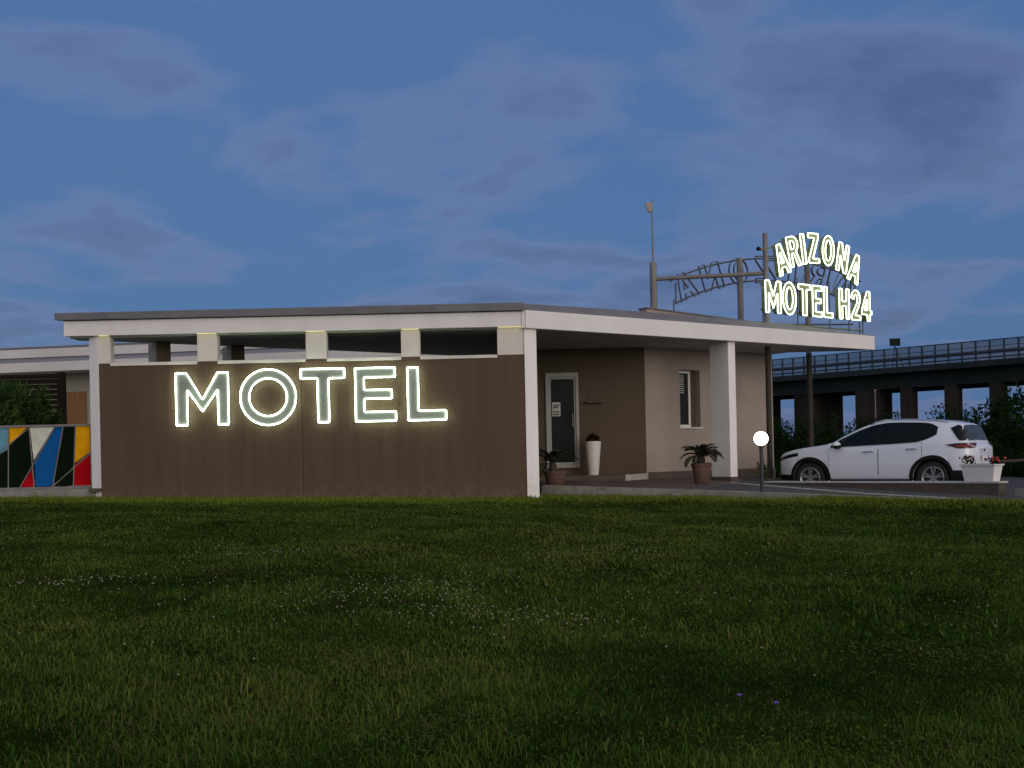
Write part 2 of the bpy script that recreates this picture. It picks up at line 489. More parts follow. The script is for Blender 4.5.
# kerb along the lawn
def strip(a, b, wd, z0, z1):
    d = Vector((b[0] - a[0], b[1] - a[1])); l = d.length; d.normalize()
    return (a, (d.x, d.y), l, wd, z0, z1)
kb = MB()
kpts = [(.57, 20.90), (3.35, 18.93), (7.28, 15.78), (12, 11.55)]
for a, b in zip(kpts[:-1], kpts[1:]):
    d = Vector((b[0] - a[0], b[1] - a[1])); l = d.length; d.normalize()
    nn = (-d.y, d.x)
    q = [a, b, (b[0] + nn[0] * .16, b[1] + nn[1] * .16), (a[0] + nn[0] * .16, a[1] + nn[1] * .16)]
    kb.hexa([(x, y, -.4) for x, y in q], [(x, y, zP(x, y) + .018) for x, y in q])
tag(kb.build('kerb', M['kerb']), kind='structure')
# painted line / flush edging across the drive
ln = MB()
lp = [(4.62, 22.3), (5.95, 18.1), (7.35, 14.9), (8.2, 14.9), ]
for a, b in zip([(4.60, 22.25), (6.02, 18.1)], [(6.02, 18.1), (7.6, 15.7)]):
    d = Vector((b[0] - a[0], b[1] - a[1])); d.normalize(); nn = (-d.y, d.x)
    q = [a, b, (b[0] + nn[0] * .09, b[1] + nn[1] * .09), (a[0] + nn[0] * .09, a[1] + nn[1] * .09)]
    ln.hexa([(x, y, zP(x, y) - .03) for x, y in q], [(x, y, zP(x, y) + .012) for x, y in q])
tag(ln.build('road_marking', M['paint']), kind='structure')
# lower parking behind the low wall, verge to the right of it
park = [(5.45, 22.05), (8.42, 17.55), (11.5, 18.5), (14, 22), (15, 33), (2.0, 33), (5.6, 26.1), (6.8, 24.4)]
tag(MB().prism(park, -.6, -.157).build('car_park', M['asphalt']), kind='structure')
verge = [(8.55, 17.45), (9.75, 15.55), (16, 14.1), (30, 13), (30, 24), (14.1, 22), (11.5, 18.4)]
tag(MB().prism(verge, -.6, .03).build('verge', mat('verge_soil', (0.035, 0.042, 0.018), .95, var=.5, vscale=3)), kind='structure')
vk = MB()
for a, b in [((8.32, 17.40), (9.65, 15.42)), ((9.65, 15.42), (16, 13.95))]:
    d = Vector((b[0] - a[0], b[1] - a[1])); d.normalize(); nn = (-d.y, d.x)
    q = [a, b, (b[0] + nn[0] * .16, b[1] + nn[1] * .16), (a[0] + nn[0] * .16, a[1] + nn[1] * .16)]
    vk.hexa([(x, y, -.4) for x, y in q], [(x, y, .09) for x, y in q])
tag(vk.build('verge_kerb', M['kerb']), kind='structure')
# courtyard on the left, behind the gate
tag(MB().prism([(-40, 20.9), (-7.75, 20.9), (-7.3, 22), (-1, 27), (-1, 40), (-40, 40)], -.5, .25).build('courtyard', mat('courtyard_paving', (.40, .38, .35), .9, var=.3, vscale=2)), kind='structure')

# ------------------------------------------------------------------ MOTEL BUILDING
bld = empty('motel_building', (0, 22, 0), 'low flat roofed motel with white fascia, brown sign wall and covered entrance', 'building')
ZS, ZF, ZT = 3.245, 3.555, 3.715
# brown sign wall (facade)
MB().box(-7.82, .27, 20.03, 20.22, -.3, 2.695).build('sign_wall', M['carblack'], bld)
for xa, xb in ((-7.83, -3.984), (-3.976, .275)):
    MB().box(xa, xb, 20.0, 20.029, -.3, 2.70).build('cladding_panel', M['brown'], bld, bevel=.003)
# columns, stubs
def wcol(t0, t1, s0, s1, z0, z1, m='column', nm='column'):
    return MB().wbox(t0, t1, s0, s1, z0, z1).build(nm, M[m], bld, bevel=.008)
MB().hexa([(.278, 19.97, -.3), (.515, 20.135, -.3), (.40, 20.42, -.3), (.278, 20.42, -.3)],
          [(.278, 19.97, ZS - .002), (.515, 20.135, ZS - .002), (.40, 20.42, ZS - .002), (.278, 20.42, ZS - .002)]).build('column', M['column'], bld, bevel=.006)
wcol(5.545, 5.765, .03, .60, -.2, ZS - .002)
MB().hexa([(x, y, -.3) for x, y in [(-7.835, 19.985), (-7.835, 20.21), (-8.06, 20.42), (-8.06, 20.12)]],
          [(x, y, 3.268) for x, y in [(-7.835, 19.985), (-7.835, 20.21), (-8.06, 20.42), (-8.06, 20.12)]]).build('column', M['column'], bld, bevel=.006)
stubs = [(-7.832, -7.57), (-5.955, -5.53), (-3.885, -3.45), (-2.07, -1.67), (-.235, .276)]
for a, b in stubs:
    b -= .04 if b < 0 else 0
    MB().box(a, b, 20.008, 20.21, 2.742, 3.268).build('wall_stub', M['white_in'], bld, bevel=.006)
    MB().box(a, b, 20.004, 20.215, 2.701, 2.740).build('stub_base', M['brown'], bld)
    MB().box(a + .02, b - .02, 19.945, 19.994, 3.262, 3.2695).build('led_strip', M['led'], bld)
for (a, b), (c, d) in zip(stubs[:-1], stubs[1:]):
    MB().box(b - .036, c - .004, 19.975, 19.998, 2.688, 2.748).build('coping', M['white_in'], bld, bevel=.004)
    MB().box(b - .036, c - .004, 19.998, 20.24, 2.702, 2.747).build('coping', M['white_in'], bld)
# rear blade pillars of the open porch
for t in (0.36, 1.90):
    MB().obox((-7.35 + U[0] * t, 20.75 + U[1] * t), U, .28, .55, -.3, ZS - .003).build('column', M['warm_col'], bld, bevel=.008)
    MB().obox((-7.35 + U[0] * t + .010 * U[1], 20.75 + U[1] * t - .010 * U[0]), U, .285, .008, -.3, ZS - .004).build('pillar_shade', M['brown_wall'], bld)  # shade under the roof, put on this pillar face as a brown sheet
# roof: soffit slab, fascias, flashing, roof surface
roof_poly = [(-8.40, 20.06), (.33, 20.06), W(10.55, .06), (8.86, 26.24), (6.98, 26.36), W(9.12, 1.8), W(9.12, 5.2), (-7.55, 20.95), (-8.40, 20.5)]
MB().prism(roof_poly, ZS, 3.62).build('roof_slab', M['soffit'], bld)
# facade fascia (butts against the wing's)
MB().hexa([(-8.46, 19.94, 3.27), (.232, 19.94, 3.27), (.232, 20.055, 3.27), (-8.46, 20.055, 3.27)],
          [(-8.46, 19.94, ZF), (.232, 19.94, ZF), (.232, 20.055, ZF), (-8.46, 20.055, ZF)]).build('fascia', M['white'], bld, bevel=.006)
MB().wbox(-.04, 10.61, -.09, .055, 3.235, ZF + .02).build('fascia', M['white'], bld, bevel=.006)
MB().hexa([(.236, 19.925, 3.24), (.32, 19.925, 3.24), (.32, 20.05, 3.24), (.236, 20.05, 3.24)],
          [(.236, 19.925, ZF + .015), (.32, 19.925, ZF + .015), (.32, 20.05, ZF + .015), (.236, 20.05, ZF + .015)]).build('fascia', M['white'], bld)
# flashing
cap = MB()
cap.hexa([(-8.60, 19.86, 3.565), (.30, 19.86, 3.565), (.30, 20.5, 3.625), (-8.60, 20.5, 3.625)],
         [(-8.60, 19.86, ZT - .012), (.30, 19.86, ZT + .002), (.30, 20.5, ZT + .01), (-8.60, 20.5, ZT)])
cap.build('roof_flashing', M['greycap'], bld, bevel=.01)
cw = MB()
prof = [(-.05, 3.722), (2.2, 3.745), (4.4, 3.755), (6.2, 3.735), (8.5, 3.70), (10.67, 3.63)]
for (t0, z0), (t1, z1) in zip(prof[:-1], prof[1:]):
    e0, e1_ = (.8 if t < 9 else .22 for t in (t0, t1))
    q = [W(t0, -.06), W(t1, -.06), W(t1, e1_), W(t0, e0)]
    q2 = [W(t0, .07), W(t1, .07), W(t1, e1_), W(t0, e0)]
    cw.hexa([(x, y, ZF + .022) for x, y in q], [(q2[0][0], q2[0][1], z0), (q2[1][0], q2[1][1], z1), (q2[2][0], q2[2][1], z1), (q2[3][0], q2[3][1], z0)])
cw.build('roof_flashing', M['greycap'], bld, weld=True)
MB().prism([(-8.45, 20.5), (.30, 20.5), W(.4, .8), W(9.0, .8), W(9.1, 1.8), W(9.1, 5.2), (-7.55, 20.95)], 3.622, 3.66).build('roof_surface', M['membrane'], bld)
# beige raised curb on the roof
q = [W(4.05, 1.0), W(7.2, 1.0), W(7.2, 1.25), W(4.05, 1.25)]
MB().hexa([(x, y, 3.6) for x, y in q], [(x, y, z) for (x, y), z in zip(q, (3.99, 3.87, 3.87, 3.99))]).build('roof_parapet', M['beige'], bld, bevel=.01)
q = [W(4.03, .97), W(7.22, .97), W(7.22, 1.28), W(4.03, 1.28)]
MB().hexa([(x, y, z) for (x, y), z in zip(q, (3.993, 3.873, 3.873, 3.993))], [(x, y, z) for (x, y), z in zip(q, (4.02, 3.90, 3.90, 4.02))]).build('parapet_cap', M['greycap'], bld)
# entrance: door wall (fronto) and window wall (parallel to the wing)
DX0, DX1, DZ0, DZ1 = .80, 1.565, .50, 2.70
dwl = MB()
dwl.box(.0, DX0, 24.25, 24.5, -.3, ZS - .003)
dwl.box(DX1, 3.10, 24.25, 24.5, -.3, ZS - .003)
dwl.box(DX0, DX1, 24.25, 24.5, DZ1, ZS - .003)
dwl.box(DX0, DX1, 24.25, 24.5, -.3, DZ0)
dwl.build('entrance_wall', M['brown_wall'], bld)
MB().box(-.25, 0, 20.5, 24.6, -.3, ZS - .003).build('side_wall', M['brown_wall'], bld)
w0 = (3.105, 24.245)
def WW(t, s, z):                     # window wall frame
    return (w0[0] + U[0] * t + NI[0] * s, w0[1] + U[1] * t + NI[1] * s, z)
def wwbox(b, t0, t1, s0, s1, z0, z1):
    q = [(t0, s0), (t1, s0), (t1, s1), (t0, s1)]
    return b.hexa([WW(t, s, z0) for t, s in q], [WW(t, s, z1) for t, s in q])
b = MB()
T0, T1, Z0, Z1 = 1.10, 1.77, 1.395, 2.765
wwbox(b, 0, T0, 0, .3, -.3, ZS - .003); wwbox(b, T1, 4.35, 0, .3, -.3, ZS - .003)
wwbox(b, T0, T1, 0, .3, -.3, Z0); wwbox(b, T0, T1, 0, .3, Z1, ZS - .003)
b.build('window_wall', M['beige'], bld)
wwbox(MB(), 4.06, 4.36, .302, 3.0, -.3, ZS - .003).build('end_wall', M['beige'], bld)
b = MB(); wwbox(b, .05, 4.37, -.025, -.002, .0, .36); b.build('skirting', M['darkwall'], bld)
b = MB(); b.wbox(5.525, 5.785, .01, .62, .0, .24); b.build('skirting', M['darkwall'], bld, bevel=.004)
# window > frame, pane, sill
b = MB(); fw = .07; sf0, sf1 = .20, .26
wwbox(b, T0 + .002, T0 + fw, sf0, sf1, Z0 + .002, Z1 - .002); wwbox(b, T1 - fw - .12, T1 - .122, sf0, sf1, Z0 + .002, Z1 - .002)
wwbox(b, T0 + fw, T1 - fw - .12, sf0, sf1, Z1 - fw, Z1 - .002); wwbox(b, T0 + fw, T1 - fw - .12, sf0, sf1, Z0 + .002, Z0 + fw)
win = b.build('window', M['frame'], bld, bevel=.004)
b = MB(); wwbox(b, T0 + fw - .004, T1 - fw - .116, .225, .24, Z0 + fw - .004, Z1 - fw + .004); b.build('pane', M['glass'], win)
b = MB(); wwbox(b, T1 - .12, T1 - .001, .18, .295, Z0 + .001, Z1 - .001); b.build('reveal', M['brown_wall'], win)
b = MB()
for k in range(9):
    z = Z1 - .14 - k * .05
    wwbox(b, T0 + .10, T1 - .32, .214, .223, z, z + .022)
b.build('blind', M['paper'], win)
b = MB(); wwbox(b, T0 - .05, T1 + .05, -.045, .27, Z0 - .03, Z0 - .001); b.build('sill', M['white'], win, bevel=.004)
# door > frame, glass, notice
b = MB(); y0, y1 = 24.20, 24.32
b.box(DX0 + .002, DX0 + .085, y0, y1, DZ0 + .002, DZ1 - .002); b.box(DX1 - .07, DX1 - .002, y0, y1, DZ0 + .002, DZ1 - .002)
b.box(DX0 + .085, DX1 - .07, y0, y1, DZ1 - .10, DZ1 - .002); b.box(DX0 + .085, DX1 - .07, y0, y1, DZ0 + .002, DZ0 + .06)
door = b.build('door', M['door_frame'], bld, bevel=.006)
b = MB(); b.box(DX0 + .086, DX0 + .125, 24.235, 24.28, DZ0 + .062, DZ1 - .102); b.box(DX1 - .11, DX1 - .071, 24.235, 24.28, DZ0 + .062, DZ1 - .102)
b.box(DX0 + .125, DX1 - .11, 24.235, 24.28, DZ0 + .062, DZ0 + .13); b.box(DX0 + .125, DX1 - .11, 24.235, 24.28, DZ1 - .15, DZ1 - .102)
b.build('door_leaf', M['door_frame'], door, bevel=.004)
MB().box(DX0 + .122, DX1 - .107, 24.25, 24.265, DZ0 + .127, DZ1 - .147).build('glass', M['glass'], door)
nb = MB().box(DX0 + .15, DX0 + .34, 24.243, 24.2485, 1.70, 2.02).build('notice', M['paper'], door)
b = MB()
for z, e in ((1.95, .17), (1.90, .14), (1.80, .17), (1.74, .16)):
    b.box(DX0 + .17, DX0 + .15 + e, 24.2405, 24.2425, z - .018, z + .018)
b.box(DX0 + .172, DX0 + .180, 24.2408, 24.2428, 1.73, 1.96)
b.build('notice_print', M['ink'], nb)
b = MB().tube([(DX1 - .15, 24.235, 1.45), (DX1 - .15, 24.19, 1.45), (DX1 - .15, 24.19, 1.75), (DX1 - .15, 24.235, 1.75)], .012)
b.build('handle', M['post'], door)
# plinth in front of the door
MB().prism([(.60, 23.32), (2.50, 23.32), (3.10, 24.20), (3.10, 24.248), (.60, 24.248)], 0, .335).build('plinth', M['darkwall'], bld, bevel=.006)
b = MB(); d = Vector((.6, .88)); d.normalize()
b.hexa([(2.515, 23.31, .03), (3.108, 24.18, .03), (3.098, 24.187, .03), (2.505, 23.317, .03)], [(2.515, 23.31, .337), (3.108, 24.18, .337), (3.098, 24.187, .337), (2.505, 23.317, .337)])
b.build('plinth_end', M['marble'], bld)

# wall plaque beside the door
pq = empty('wall_plaque', (1.93, 24.24, 2.0), 'small dark bracket plaque on the brown wall right of the glass door', 'plaque')
MB().box(1.73, 2.13, 24.10, 24.248, 1.985, 2.03).build('bracket', M['rust'], pq, bevel=.004)
MB().box(1.80, 2.06, 24.232, 24.249, 2.06, 2.15).build('plate', M['rust'], pq, bevel=.004)

# ------------------------------------------------------------------ NEON LETTERS
def ell(cx, cz, rx, rz, n=40, a0=0, a1=360):
    full = abs(a1 - a0) >= 360
    k = n if full else n + 1
    return [(cx + rx * math.cos(R(a0 + (a1 - a0) * i / n)), cz + rz * math.sin(R(a0 + (a1 - a0) * i / n))) for i in range(k)]

GL = {
 'M': (.66, [[(0, 0), (0, 1), (.17, 1), (.33, .52), (.49, 1), (.66, 1), (.66, 0), (.51, 0), (.51, .62), (.33, .14), (.15, .62), (.15, 0)]]),
 'O': (.60, [ell(.30, .5, .30, .515), ell(.30, .5, .145, .355)]),
 'T': (.52, [[(0, 1), (.52, 1), (.52, .84), (.345, .84), (.345, 0), (.175, 0), (.175, .84), (0, .84)]]),
 'E': (.46, [[(0, 0), (0, 1), (.46, 1), (.46, .845), (.16, .845), (.16, .585), (.41, .585), (.41, .435), (.16, .435), (.16, .155), (.46, .155), (.46, 0)]]),
 'L': (.44, [[(0, 0), (0, 1), (.16, 1), (.16, .155), (.44, .155), (.44, 0)]]),
 'H': (.52, [[(0, 0), (0, 1), (.16, 1), (.16, .585), (.36, .585), (.36, 1), (.52, 1), (.52, 0), (.36, 0), (.36, .43), (.16, .43), (.16, 0)]]),
 'A': (.58, [[(0, 0), (.20, 1), (.38, 1), (.58, 0), (.43, 0), (.385, .23), (.195, .23), (.15, 0)], [(.225, .37), (.355, .37), (.29, .74)]]),
 'R': (.54, [[(0, 0), (0, 1)] + ell(.27, .73, .25, .27, 12, 90, -62) + [(.54, 0), (.38, 0), (.255, .44), (.16, .44), (.16, 0)],
             [(.16, .58), (.16, .86)] + ell(.24, .72, .11, .14, 8, 90, -90)]),
 'I': (.17, [[(0, 0), (0, 1), (.17, 1), (.17, 0)]]),
 'Z': (.52, [[(0, 1), (.52, 1), (.52, .85), (.20, .15), (.52, .15), (.52, 0), (0, 0), (0, .14), (.32, .85), (0, .85)]]),
 'N': (.54, [[(0, 0), (0, 1), (.16, 1), (.385, .44), (.385, 1), (.54, 1), (.54, 0), (.38, 0), (.155, .56), (.155, 0)]]),
 '2': (.48, [[(0, 0), (.48, 0), (.48, .155), (.20, .155), (.40, .46)] + ell(.24, .72, .24, .28, 14, -12, 180) + [(.155, .70)] + ell(.24, .72, .085, .135, 8, 180, -8) + [(.29, .56), (0, .13)]]),
 '4': (.54, [[(.30, 0), (.45, 0), (.45, .21), (.54, .21), (.54, .36), (.45, .36), (.45, 1), (.29, 1), (0, .36), (0, .21), (.30, .21)],
             [(.15, .36), (.30, .36), (.30, .72)]]),
}

def fill_mesh(name, loops, depth):
    """flat filled outline (with holes) extruded, in the local x-z plane, front face at y=0, back at y=depth"""
    cu = bpy.data.curves.new(name, 'CURVE'); cu.dimensions = '2D'; cu.fill_mode = 'BOTH'; cu.extrude = depth / 2
    for lp_ in loops:
        sp = cu.splines.new('POLY'); sp.points.add(len(lp_) - 1); sp.use_cyclic_u = True
        for i, (x, z) in enumerate(lp_):
            sp.points[i].co = (x, z, 0, 1)
    ob = bpy.data.objects.new(name, cu); COL.objects.link(ob)
    dg = bpy.context.evaluated_depsgraph_get()
    me = bpy.data.meshes.new_from_object(ob.evaluated_get(dg))
    bpy.data.objects.remove(ob)
    bpy.data.curves.remove(cu)
    me.transform(Matrix(((1, 0, 0, 0), (0, 0, -1, depth / 2), (0, 1, 0, 0), (0, 0, 0, 1))))
    me.name = name
    return me

def put_mesh(name, me, m, mw, parent):
    me.materials.clear(); me.materials.append(m)
    me.transform(mw)
    o = bpy.data.objects.new(name, me); COL.objects.link(o)
    o.parent = parent
    o.matrix_parent_inverse = parent.matrix_world.inverted()
    return o

def refine(lp_, step=.25):
    """round corners a touch: replace each sharp vertex by two close ones"""
    out = []
    n = len(lp_)
    for i in range(n):
        p = Vector(lp_[i]); a = Vector(lp_[i - 1]); b = Vector(lp_[(i + 1) % n])
        e = .012
        if (p - a).length > .1 or (b - p).length > .1:
            out.append(tuple(p + (a - p).normalized() * e)); out.append(tuple(p + (b - p).normalized() * e))
        else:
            out.append(tuple(p))
    return out

def letter(loops, mw, parent, depth, face_m, tube_r, tube_m, inset=0.0, back=True):
    if back:
        o = put_mesh('letter', fill_mesh('letter', loops, depth), face_m, mw, parent)
    tb = MB()
    for lp_ in loops:
        tb.tube([mw @ Vector((x, -tube_r * 1.25, z)) for x, z in refine(lp_)], tube_r, seg=8, closed=True)
    tb.build('neon_tube', tube_m, o, smooth=True)
    return o

# the wall word
SC = 0.00558
def cpx(pts, x0, base):
    return [((x - x0) * SC * .982 + .012, (base - y) * SC * .982 + .005) for x, y in pts]
wall_word = [
    ('M', [cpx([(55, 463), (55, 282), (92, 282), (147, 375), (200, 282), (237, 282), (237, 463), (200, 463), (200, 342), (147, 417), (95, 342), (95, 463)], 55, 463)], 55),
    ('O', [cpx(ell(370, 366, 97, 97, 64), 273, 461), cpx(ell(370, 366, 65, 65, 56), 273, 461)], 273),
    ('T', [cpx([(480, 272), (632, 272), (632, 306), (577, 306), (577, 458), (538, 458), (538, 306), (480, 306)], 480, 458)], 480),
    ('E', [cpx([(665, 268), (804, 268), (804, 301), (696, 301), (696, 344), (792, 344), (792, 375), (696, 375), (696, 420), (805, 420), (805, 453), (665, 453)], 665, 453)], 665),
    ('L', [cpx([(843, 265), (880, 265), (880, 415), (975, 415), (975, 449), (843, 449)], 843, 449)], 843)]
ws = empty('motel_wall_sign', (-3.8, 19.99, 1.5), 'lit neon outline word MOTEL on the brown wall', 'neon sign')
for ch, loops, x0 in wall_word:
    X = -6.362 + (x0 - 55) * SC
    zb = 1.523 - (.02 if ch == 'O' else 0)
    letter(loops, Matrix.Translation((X, 19.925, zb)), ws, .05, M['letterface'], .0090, M['neon'])

# ------------------------------------------------------------------ ROOF SIGN
s0 = (5.80, 24.30)
def SG(t, s, z):
    return Vector((s0[0] + U[0] * t + NI[0] * s, s0[1] + U[1] * t + NI[1] * s, z))
def sg_mat(t, z, rot=0.0, sx=1.0, sz=1.0, s=0.0):
    base = Matrix(((U[0], NI[0], 0, 0), (U[1], NI[1], 0, 0), (0, 0, 1, 0), (0, 0, 0, 1)))
    return Matrix.Translation(SG(t, s, z)) @ base @ Matrix.Rotation(-rot, 4, 'Y') @ Matrix.Diagonal((sx, 1, sz, 1))
rs = empty('roof_neon_sign', tuple(SG(2, 0, 3.72)), 'lit two line neon sign with arched ARIZONA above MOTEL H24 on the roof', 'neon sign')
def scale_loops(ch, wd, h):
    w_, loops = GL[ch]
    return [[(x / w_ * wd, z * h) for x, z in lp_] for lp_ in loops]
row2 = [('M', .20, .73), ('O', .80, 1.27), ('T', 1.36, 1.80), ('E', 1.87, 2.22), ('L', 2.29, 2.62), ('H', 2.88, 3.26), ('2', 3.35, 3.70), ('4', 3.76, 4.15)]
for ch, a, b_ in row2:
    letter(scale_loops(ch, b_ - a, .745), sg_mat(a, 4.02), rs, .11, M['channel'], .0118, M['neon_roof'])
# arch row: letters follow a circle
AC, ARad, AZ = 2.18, 2.75, 2.57           # centre t, radius, centre z (baseline apex = AZ+ARad)
arch = [('A', -1.36, .43, -.05), ('R', -.94, .40, 0), ('I', -.61, .13, 0), ('Z', -.26, .38, 0), ('O', .24, .44, 0), ('N', .75, .40, -.02), ('A', 1.215, .43, -.06)]
for ch, c_, wd, dz_ in arch:
    c_ += .05
    ang = c_ / ARad
    t = AC + ARad * math.sin(ang); z = AZ + ARad * math.cos(ang) + dz_
    loops = [[(x - wd / 2, zz) for x, zz in lp_] for lp_ in scale_loops(ch, wd, .715)]
    letter(loops, sg_mat(t, z, -ang * .75), rs, .11, M['channel'], .0118, M['neon_roof'])
# carrier frame behind the letters
fb = MB()
for zr in (4.10, 4.68):
    fb.tube([SG(.2, .15, zr), SG(4.2, .15, zr)], .018)
fb.tube([SG(.1, .30, 3.82), SG(4.2, .30, 3.82)], .022)
fb.build('letter_rail', M['channel'], rs)
fb = MB()
for rr in (.06, .66):
    fb.tube([SG(AC + (ARad + rr) * math.sin(a), .15, AZ + (ARad + rr) * math.cos(a)) for a in np.linspace(-.52, .50, 24)], .018)
fb.build('arch_rail', M['channel'], rs)
for t in (.5, 1.55, 2.75, 3.5, 4.05):
    MB().tube([SG(t, .18, 3.70), SG(t, .18, 4.95 if t < 3.9 else 4.7)], .016).build('upright', M['frame_bar'], rs)
for t, dz in ((1.7, .4), (2.35, -.3), (2.9, .35)):
    MB().tube([SG(t, .2, 4.8), SG(t + .25, .2, 4.8 + abs(dz))], .012).build('cross_brace', M['frame_bar'], rs)

# second arched sign seen from behind (unlit back)
r0, r1 = Vector((4.10, 26.3)), Vector((9.0, 27.0))
rd = (r1 - r0).normalized(); rl = (r1 - r0).length
def RG(t, z, s=0.0):
    return Vector((r0.x + rd.x * t - rd.y * s, r0.y + rd.y * t + rd.x * s, z))
ab = empty('arched_sign_back', tuple(RG(rl / 2, 3.7)), 'unlit arched sign frame seen from behind with bare outline letters', 'sign')
zc_ = 5.11; half = rl / 2; sag = .62
Rr = (half * half + sag * sag) / (2 * sag)
def arc_pt(x, dz, rr=0.0):
    a = x / Rr
    return RG(half + (Rr + rr) * math.sin(a), zc_ - Rr + (Rr + rr) * math.cos(a), 0)
for rr in (0.0, .56):
    MB().tube([arc_pt(x, 0, rr) for x in np.linspace(-half * (1 if rr == 0 else .96), half * (1 if rr == 0 else .96), 36)], .021).build('arch_rail', M['frame_bar'], ab, smooth=True)
for x in (-half, half):
    pe = arc_pt(x, 0, 0)
    MB().tube([pe - Vector((0, 0, .03)), pe + Vector((0, 0, .52))], .021).build('arch_end', M['frame_bar'], ab)
for k, ch in enumerate('ANOZIRA'):
    x = -half + .42 + k * (2 * half - .84) / 6
    ang = x / Rr
    wd = {'I': .16}.get(ch, .50)
    w_, loops = GL[ch]
    for lp_ in loops:
        pass
    for li_, lp_ in enumerate(loops):
        tb = MB()
        pts = []
        for px_, pz_ in lp_:
            lx = -(px_ / w_ - .5) * wd            # mirrored: seen from behind
            lz = pz_ * .66 - .04
            a = ang
            c0 = arc_pt(x, 0, lz)
            pts.append(c0 + Vector((rd.x, rd.y, 0)) * lx * math.cos(a) + Vector((0, 0, -lx * math.sin(a))))
        n_ = len(pts)
        off = Vector((-rd.y, rd.x, 0)) * .09
        for i in range(n_):
            p, q = pts[i], pts[(i + 1) % n_]
            tb.add([p, q, q + off, p + off], [(0, 1, 2, 3)])
        o = tb.build('letter_rim' if li_ == 0 else 'inner_rim', M['frame_bar'], ab, fix=False)
        md = o.modifiers.new('thick', 'SOLIDIFY'); md.thickness = .014
MB().tube([RG(.25, 3.98, -.05), RG(rl - .2, 3.98, -.05)], .02).build('lower_rail', M['frame_bar'], ab)
for t in (.02, .92, 1.36, 2.35, rl - .02):
    MB().tube([RG(t, 3.64, -.05), RG(t, 4.62 if t < .1 or t > rl - .1 else (4.05 if t < 2 else 4.95), -.05)], .018).build('upright', M['frame_bar'], ab)

# sign posts
def post(name, x, y, z0, z1, r, label, grp=None, base=True):
    o = MB().lathe([(r, z0), (r, z1 - .01), (r * .96, z1)], (x, y, 0), 20)
    root = empty(name, (x, y, z0), label, 'post', group=grp)
    o.build('shaft', M['post'], root, smooth=True)
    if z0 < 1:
        MB().lathe([(r + .004, z0 + .003), (r + .004, 3.24)], (x, y, 0), 20).build('post_shade', M['post_dark'], root, smooth=True)  # darker shell imitates the roof's shade on the lower post
    if base:
        MB().lathe([(r + .07, z0), (r + .07, z0 + .02), (r + .005, z0 + .022)], (x, y, 0), 20).build('base_plate', M['post'], root)
    return root
p1 = post('sign_post', 6.055, 24.66, .13, 5.90, .061, 'tall steel post through the roof edge left of the lit neon letters')
MB().tube([(5.90, 24.56, 5.52), (6.12, 24.72, 5.52)], .035).build('clamp', M['post'], p1)
MB().sphere((5.86, 24.54, 5.52), .05).build('spotlight', M['carblack'], p1, smooth=True)
post('sign_post', 7.63, 26.8, -.2, 5.6, .068, 'slim steel post rising through the roof behind the white car')
post('sign_post', 5.75, 26.05, 3.66, 5.58, .075, 'short grey post on the roof inside the unlit arch')
pa = post('sign_post', 3.49, 25.25, 3.66, 5.38, .085, 'thick grey mast at the far left of the roof signs')
MB().tube([(3.49, 25.25, 5.42), (3.49, 25.25, 6.9)], [.022, .014], 8).build('antenna_rod', M['post'], pa)
MB().hexa([(3.37, 25.2, 6.62), (3.48, 25.22, 6.58), (3.48, 25.30, 6.58), (3.37, 25.27, 6.62)], [(3.33, 25.2, 6.80), (3.52, 25.22, 6.83), (3.52, 25.30, 6.83), (3.33, 25.27, 6.80)]).build('antenna_head', M['beige'], pa, bevel=.01)
MB().tube([(3.49, 25.25, 4.98), (6.03, 24.70, 4.97)], .05, 10).build('cross_pipe', M['post'], pa, smooth=True)

# ------------------------------------------------------------------ GATE with coloured panels (left)
gx = lambda c: -9.93 + (c - 0) * .00353          # crop pixel -> metres along the gate
GZ0, GZ1, GY = .40, 1.585, 20.35
gz = lambda c: 1.585 - (c - 368) * .00372
gate = empty('colourful_gate', (-9.9, GY, .3), 'steel gate filled with red, blue, yellow, white and black panels', 'gate')
polys = [('p_cyan', [(-60, 372), (48, 372), (48, 482), (-60, 545)]), ('p_yellow', [(57, 372), (152, 372), (57, 462)]),
         ('p_dark', [(-60, 556), (48, 493), (42, 685), (-60, 685)]), ('p_dark', [(57, 475), (161, 380), (184, 570), (106, 682), (48, 685)]),
         ('p_white', [(170, 372), (302, 372), (187, 545)]), ('p_red', [(183, 583), (188, 682), (112, 682)]),
         ('p_blue', [(314, 374), (348, 372), (284, 680), (197, 682), (191, 562)]), ('p_dark', [(356, 374), (416, 372), (404, 574), (292, 672)]),
         ('p_dark', [(401, 588), (398, 680), (296, 680)]), ('p_yellow', [(424, 372), (498, 372), (498, 505), (413, 560)]),
         ('p_red', [(498, 518), (498, 680), (403, 680), (408, 573)])]
more = [('p_white', [(-64, 372), (-64, 540), (-200, 460), (-200, 372)]), ('p_blue', [(-64, 556), (-64, 684), (-200, 684), (-200, 480)]),
        ('p_red', [(-210, 372), (-210, 684), (-330, 684), (-260, 372)]), ('p_yellow', [(-272, 372), (-340, 684), (-460, 684), (-460, 372)])]
for k, pl in polys + more:
    loop = [(gx(x), gz(y)) for x, y in pl]
    me = fill_mesh('panel', [loop], .012)
    o = put_mesh('panel', me, M[k], Matrix.Translation((0, GY, 0)), gate)
    o['label'] = {'p_cyan': 'pale blue', 'p_yellow': 'yellow', 'p_dark': 'black', 'p_white': 'white', 'p_red': 'red', 'p_blue': 'blue'}[k] + ' gate panel'
fr = MB()
XL, XR = gx(-470), gx(505)
fr.box(XL, XR + .05, GY - .03, GY + .03, gz(372), gz(360)); fr.box(XL, XR, GY - .03, GY + .03, gz(697), gz(684))
